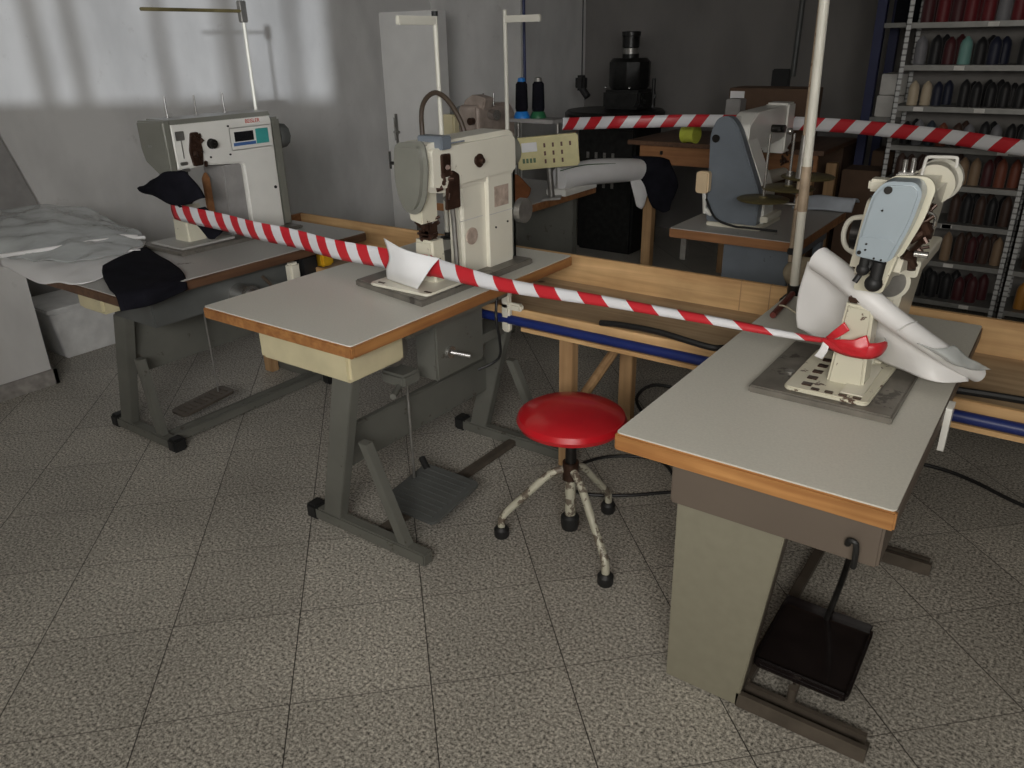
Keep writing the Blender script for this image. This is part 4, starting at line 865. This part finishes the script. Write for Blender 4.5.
# blue upright rack
t = thing('storage_rack', 'storage rack with dark blue uprights left of the thread shelves', 'rack', (-.2, 5.4, 0))
for x in (-.23, .62): MB().box(x, x+.06, -.2, -.14, 0, 2.4, .003).box(x, x+.06, .3, .36, 0, 2.4, .003).build('upright', 'blue_dark', t)
for z in (.5, 1.15, 1.75): MB().box(-.17, .62, -.19, .35, z, z+.03).build('shelf_board', 'shelf', t)
for k, (x0, x1, z0, z1, mm, lb) in enumerate(((-.15, .2, 1.18, 1.32, 'tag', 'white carton low in a stack on the blue rack'), (-.14, .2, 1.325, 1.46, 'tag', 'white carton on top of another on the blue rack'), (-.12, .18, 1.78, 2.1, 'black_cloth', 'dark carton on the upper board of the blue rack'), (-.12, .3, .53, .95, 'card', 'brown carton on the lower board of the blue rack'))):
    o = MB().box(-.2+x0, -.2+x1, 5.24, 5.55, z0+(.0005), z1, .004).build('carton', mm); tag(o, lb, 'box')
for k, (x0, x1, y0, y1, z1, mm, lb) in enumerate(((-.75, -.5, 4.0, 4.3, .9, 'card', 'dark brown carton standing upright beside the blue rack'),)): pass
o = MB().box(-1.0, -.5, 5.15, 5.6, 0, .98, .006).build('large_carton', 'card'); tag(o, 'large dim brown carton on the floor left of the blue rack', 'box')
o = MB().box(-.36, -.12, 4.6, 4.85, 0.0, .9, .006).build('tall_carton', 'card'); o.rotation_euler = (0, 0, 0); tag(o, 'tall dim carton between workbench and thread shelves', 'box')

# ------------------------------------------------------------------ thread shelves
SZ = [1.77, 1.54, 1.31, 1.08, .86, .63, .39, .14]
def shelf_unit(x0, x1, label, n):
    t = thing('thread_shelf', label, 'shelf unit', ((x0+x1)/2, 4.68, 0)); w = (x1-x0)/2
    for sx in (-w, w-.028):
        for y in (-.18, .15):
            MB().box(sx, sx+.028, y, y+.004, 0, 2.25).box(sx if sx < 0 else sx+.024, (sx if sx < 0 else sx+.024)+.004, y, y+.03, 0, 2.25).build('upright', 'zinc', t)
    for z in SZ+[2.02]:
        p = MB().box(-w+.004, w-.004, -.176, .18, z-.003, z).box(-w+.004, w-.004, -.176, -.172, z-.03, z-.003).box(-w+.004, w-.004, .176, .18, z-.03, z-.003).build('shelf_board', 'shelf', t)
    MB().box(-w, w, .184, .19, 0.05, 2.2).build('back_panel', 'shelf_back', t)
    rd = random.Random(n)
    for z in SZ:
        for k in range(rd.choice((1, 2))):
            x = rd.uniform(-w+.08, w-.12); MB().box(x, x+.055, -.179, -.177, z-.027, z-.004).build('shelf_tag', 'tag', t)
    return t
shelf_unit(-.1, .68, 'galvanised shelf unit full of thread cones behind the right front machine', 3)
shelf_unit(.70, 1.45, 'galvanised shelf unit mostly outside the right edge of the photo', 5)
cols = {'red': (.16, .006, .012), 'maroon': (.07, .008, .012), 'black': (.008, .008, .01), 'navy': (.01, .014, .04), 'teal': (.2, .42, .38), 'cream': (.6, .5, .36), 'tan': (.3, .2, .12), 'brown': (.06, .028, .018), 'grey': (.22, .22, .24), 'slate': (.035, .05, .07), 'rust': (.22, .06, .03), 'orange': (.5, .22, .03), 'bright red': (.4, .01, .01)}
for k_, c_ in cols.items(): M['th_'+k_] = thread_mat('thread_'+k_.replace(' ', '_'), c_)
def cone_mesh(col, r, h):
    mb = MB(); mb.lathe([(r, 0), (r*1.03, h*.1), (r*.98, h*.72), (r*.8, h*.87), (r*.45, h*.96), (r*.3, h), (r*.2, h*1.03)], (0, 0, 0), 16)
    o = mb.build('thread_cone', 'th_'+col); return o
base = {}
rows_ = [
 (1.77, .17, .036, ['maroon', 'red', 'maroon', 'red', 'red', 'grey', 'red', 'maroon', 'red'], 'top visible board'),
 (1.54, .155, .034, ['grey', 'black', 'maroon', 'teal', 'black', 'navy', None, 'black', 'slate'], 'second board'),
 (1.31, .14, .03, ['cream', 'cream', 'navy', None, 'black', 'black', 'black', 'black', 'black', 'black'], 'third board'),
 (1.08, .14, .03, ['black', 'grey', 'slate', 'rust', 'brown', 'grey', 'black', 'grey', 'black', 'black'], 'board just behind the striped tape'),
 (.86, .16, .031, ['brown', 'brown', 'brown', 'tan', 'brown', 'tan', 'tan', 'maroon', 'rust', 'rust'], 'board below the striped tape'),
 (.63, .17, .031, ['black', 'brown', 'black', 'grey', None, 'brown', 'black', 'brown', 'black', 'brown'], 'third board from the bottom'),
 (.39, .17, .03, ['brown', 'grey', 'tan', 'cream', None, 'tan', 'brown', 'maroon', 'brown', 'tan'], 'second board from the bottom'),
 (.14, .16, .034, ['brown', 'black', 'bright red', 'black', 'black', 'black', 'maroon', 'maroon', None], 'lowest board'),
]
rd = random.Random(5)
allsp = []
for z, h, r, cl, nm in rows_:
    n = len(cl); st = .7/n
    for i, c_ in enumerate(cl):
        if c_ is None: continue
        allsp.append((c_, r, h, -.05+st*(i+.5)+rd.uniform(-.006, .006), 4.58+rd.uniform(0, .03), z, nm, 'front rank'))
    for i in range(n-1):
        c_ = cl[i] if cl[i] in ('red', 'maroon', 'black', 'brown', 'navy') else None
        if c_ is None: continue
        allsp.append((c_, r, h, -.05+st*(i+1.0)+rd.uniform(-.006, .006), 4.68+rd.uniform(0, .03), z, nm, 'rear rank'))
from collections import Counter
for c_, r, h, x, y, z, nm, rk in allsp:
    key = (c_, r, h)
    if key not in base: o = cone_mesh(*key); base[key] = o
    else: o = base[key].copy(); C.objects.link(o)
    o.location = (x, y, z+.0005); s = rd.uniform(.9, 1.04); o.scale = (1, 1, s)
    tag(o, '%s thread cone on the %s of the shelves, %s' % (c_, nm, rk), 'thread cone', '%s thread cones, %s, %s' % (c_, nm, rk))
for x, z, c_, lb in ((.80, .14, 'orange', 'orange thread cone on the lowest board at the far right'), (.79, .39, 'brown', 'brown thread cone second board up at the far right'), (.79, .63, 'maroon', 'maroon thread cone third board up at the far right'), (.8, .86, 'rust', 'rust thread cone at the far right below the tape')):
    o = cone_mesh(c_, .034, .16); o.location = (x, 4.6, z+.0005); tag(o, lb, 'thread cone')

# ------------------------------------------------------------------ cables on the floor
o = MB().tube([(.28, 1.62, .01), (.1, 1.55, .01), (-.12, 1.68, .008), (-.3, 1.84, .008), (-.5, 1.76, .008), (-.58, 1.58, .008), (-.48, 1.42, .008), (-.3, 1.5, .008), (-.1, 1.66, .012), (.1, 1.72, .009), (.3, 1.78, .009)], .007, 8).build('floor_cable', 'cable'); tag(o, 'black cable looping on the floor between stool and right table', 'cable')
o = MB().tube([(.45, 2.42, .008), (.7, 2.44, .008), (.85, 2.4, .008), (1.04, 2.3, .008), (1.4, 2.2, .008)], .008, 8).build('floor_cable', 'cable'); tag(o, 'black cable on the floor right of the right front table', 'cable')
o = MB().tube([(-.35, 2.25, .008), (-.2, 2.3, .008), (-.15, 2.2, .1), (-.25, 2.12, .22), (-.45, 2.08, .25), (-.55, 2.09, .15), (-.5, 2.14, .02)], .008, 8).build('floor_cable', 'cable'); tag(o, 'black cable loop standing up behind the tray bench legs', 'cable')
t = thing('foot_switch', 'small black metal frame on the floor under the pine tray', 'frame', (-.05, 2.2, 0))
MB().tube([(-.12, 0, .005), (-.12, 0, .22), (.02, .02, .22), (.02, .02, .005)], .008, 8, 1).build('frame', 'black', t)
MB().box(-.13, .03, -.06, .06, 0, .012, .004).build('base', 'black', t)

# ------------------------------------------------------------------ finish: parts modelled in room coordinates hang on Empties at their thing's base
for o in list(bpy.data.objects):
    if o.type == 'EMPTY' and o.parent is None and o.name.split('.')[0] in ('sewing_table', 'tray_bench', 'thread_stand_pole') or (o.type == 'EMPTY' and o.get('label', '').startswith('rusty thin rod')):
        for ch in o.children: ch.location = ch.location-o.location
# things made around the origin get their base under their parts
def rebase(o):
    mn = Vector((1e9,)*3); mx = -mn
    for c in o.children_recursive:
        if c.type == 'MESH':
            for v in c.data.vertices:
                for k in range(3): mn[k] = min(mn[k], v.co[k]); mx[k] = max(mx[k], v.co[k])
    loc = Vector(((mn.x+mx.x)/2, (mn.y+mx.y)/2, mn.z)); o.location = loc
    for ch in o.children: ch.location = ch.location-loc
for o in list(bpy.data.objects):
    if o.type == 'EMPTY' and o.parent is None and o.location.length < 1e-6: rebase(o)

s = bpy.context.scene
s.view_settings.view_transform = 'Standard'; s.view_settings.look = 'None'; s.view_settings.exposure = 0.48; s.view_settings.gamma = 1
s.view_settings.use_curve_mapping = False
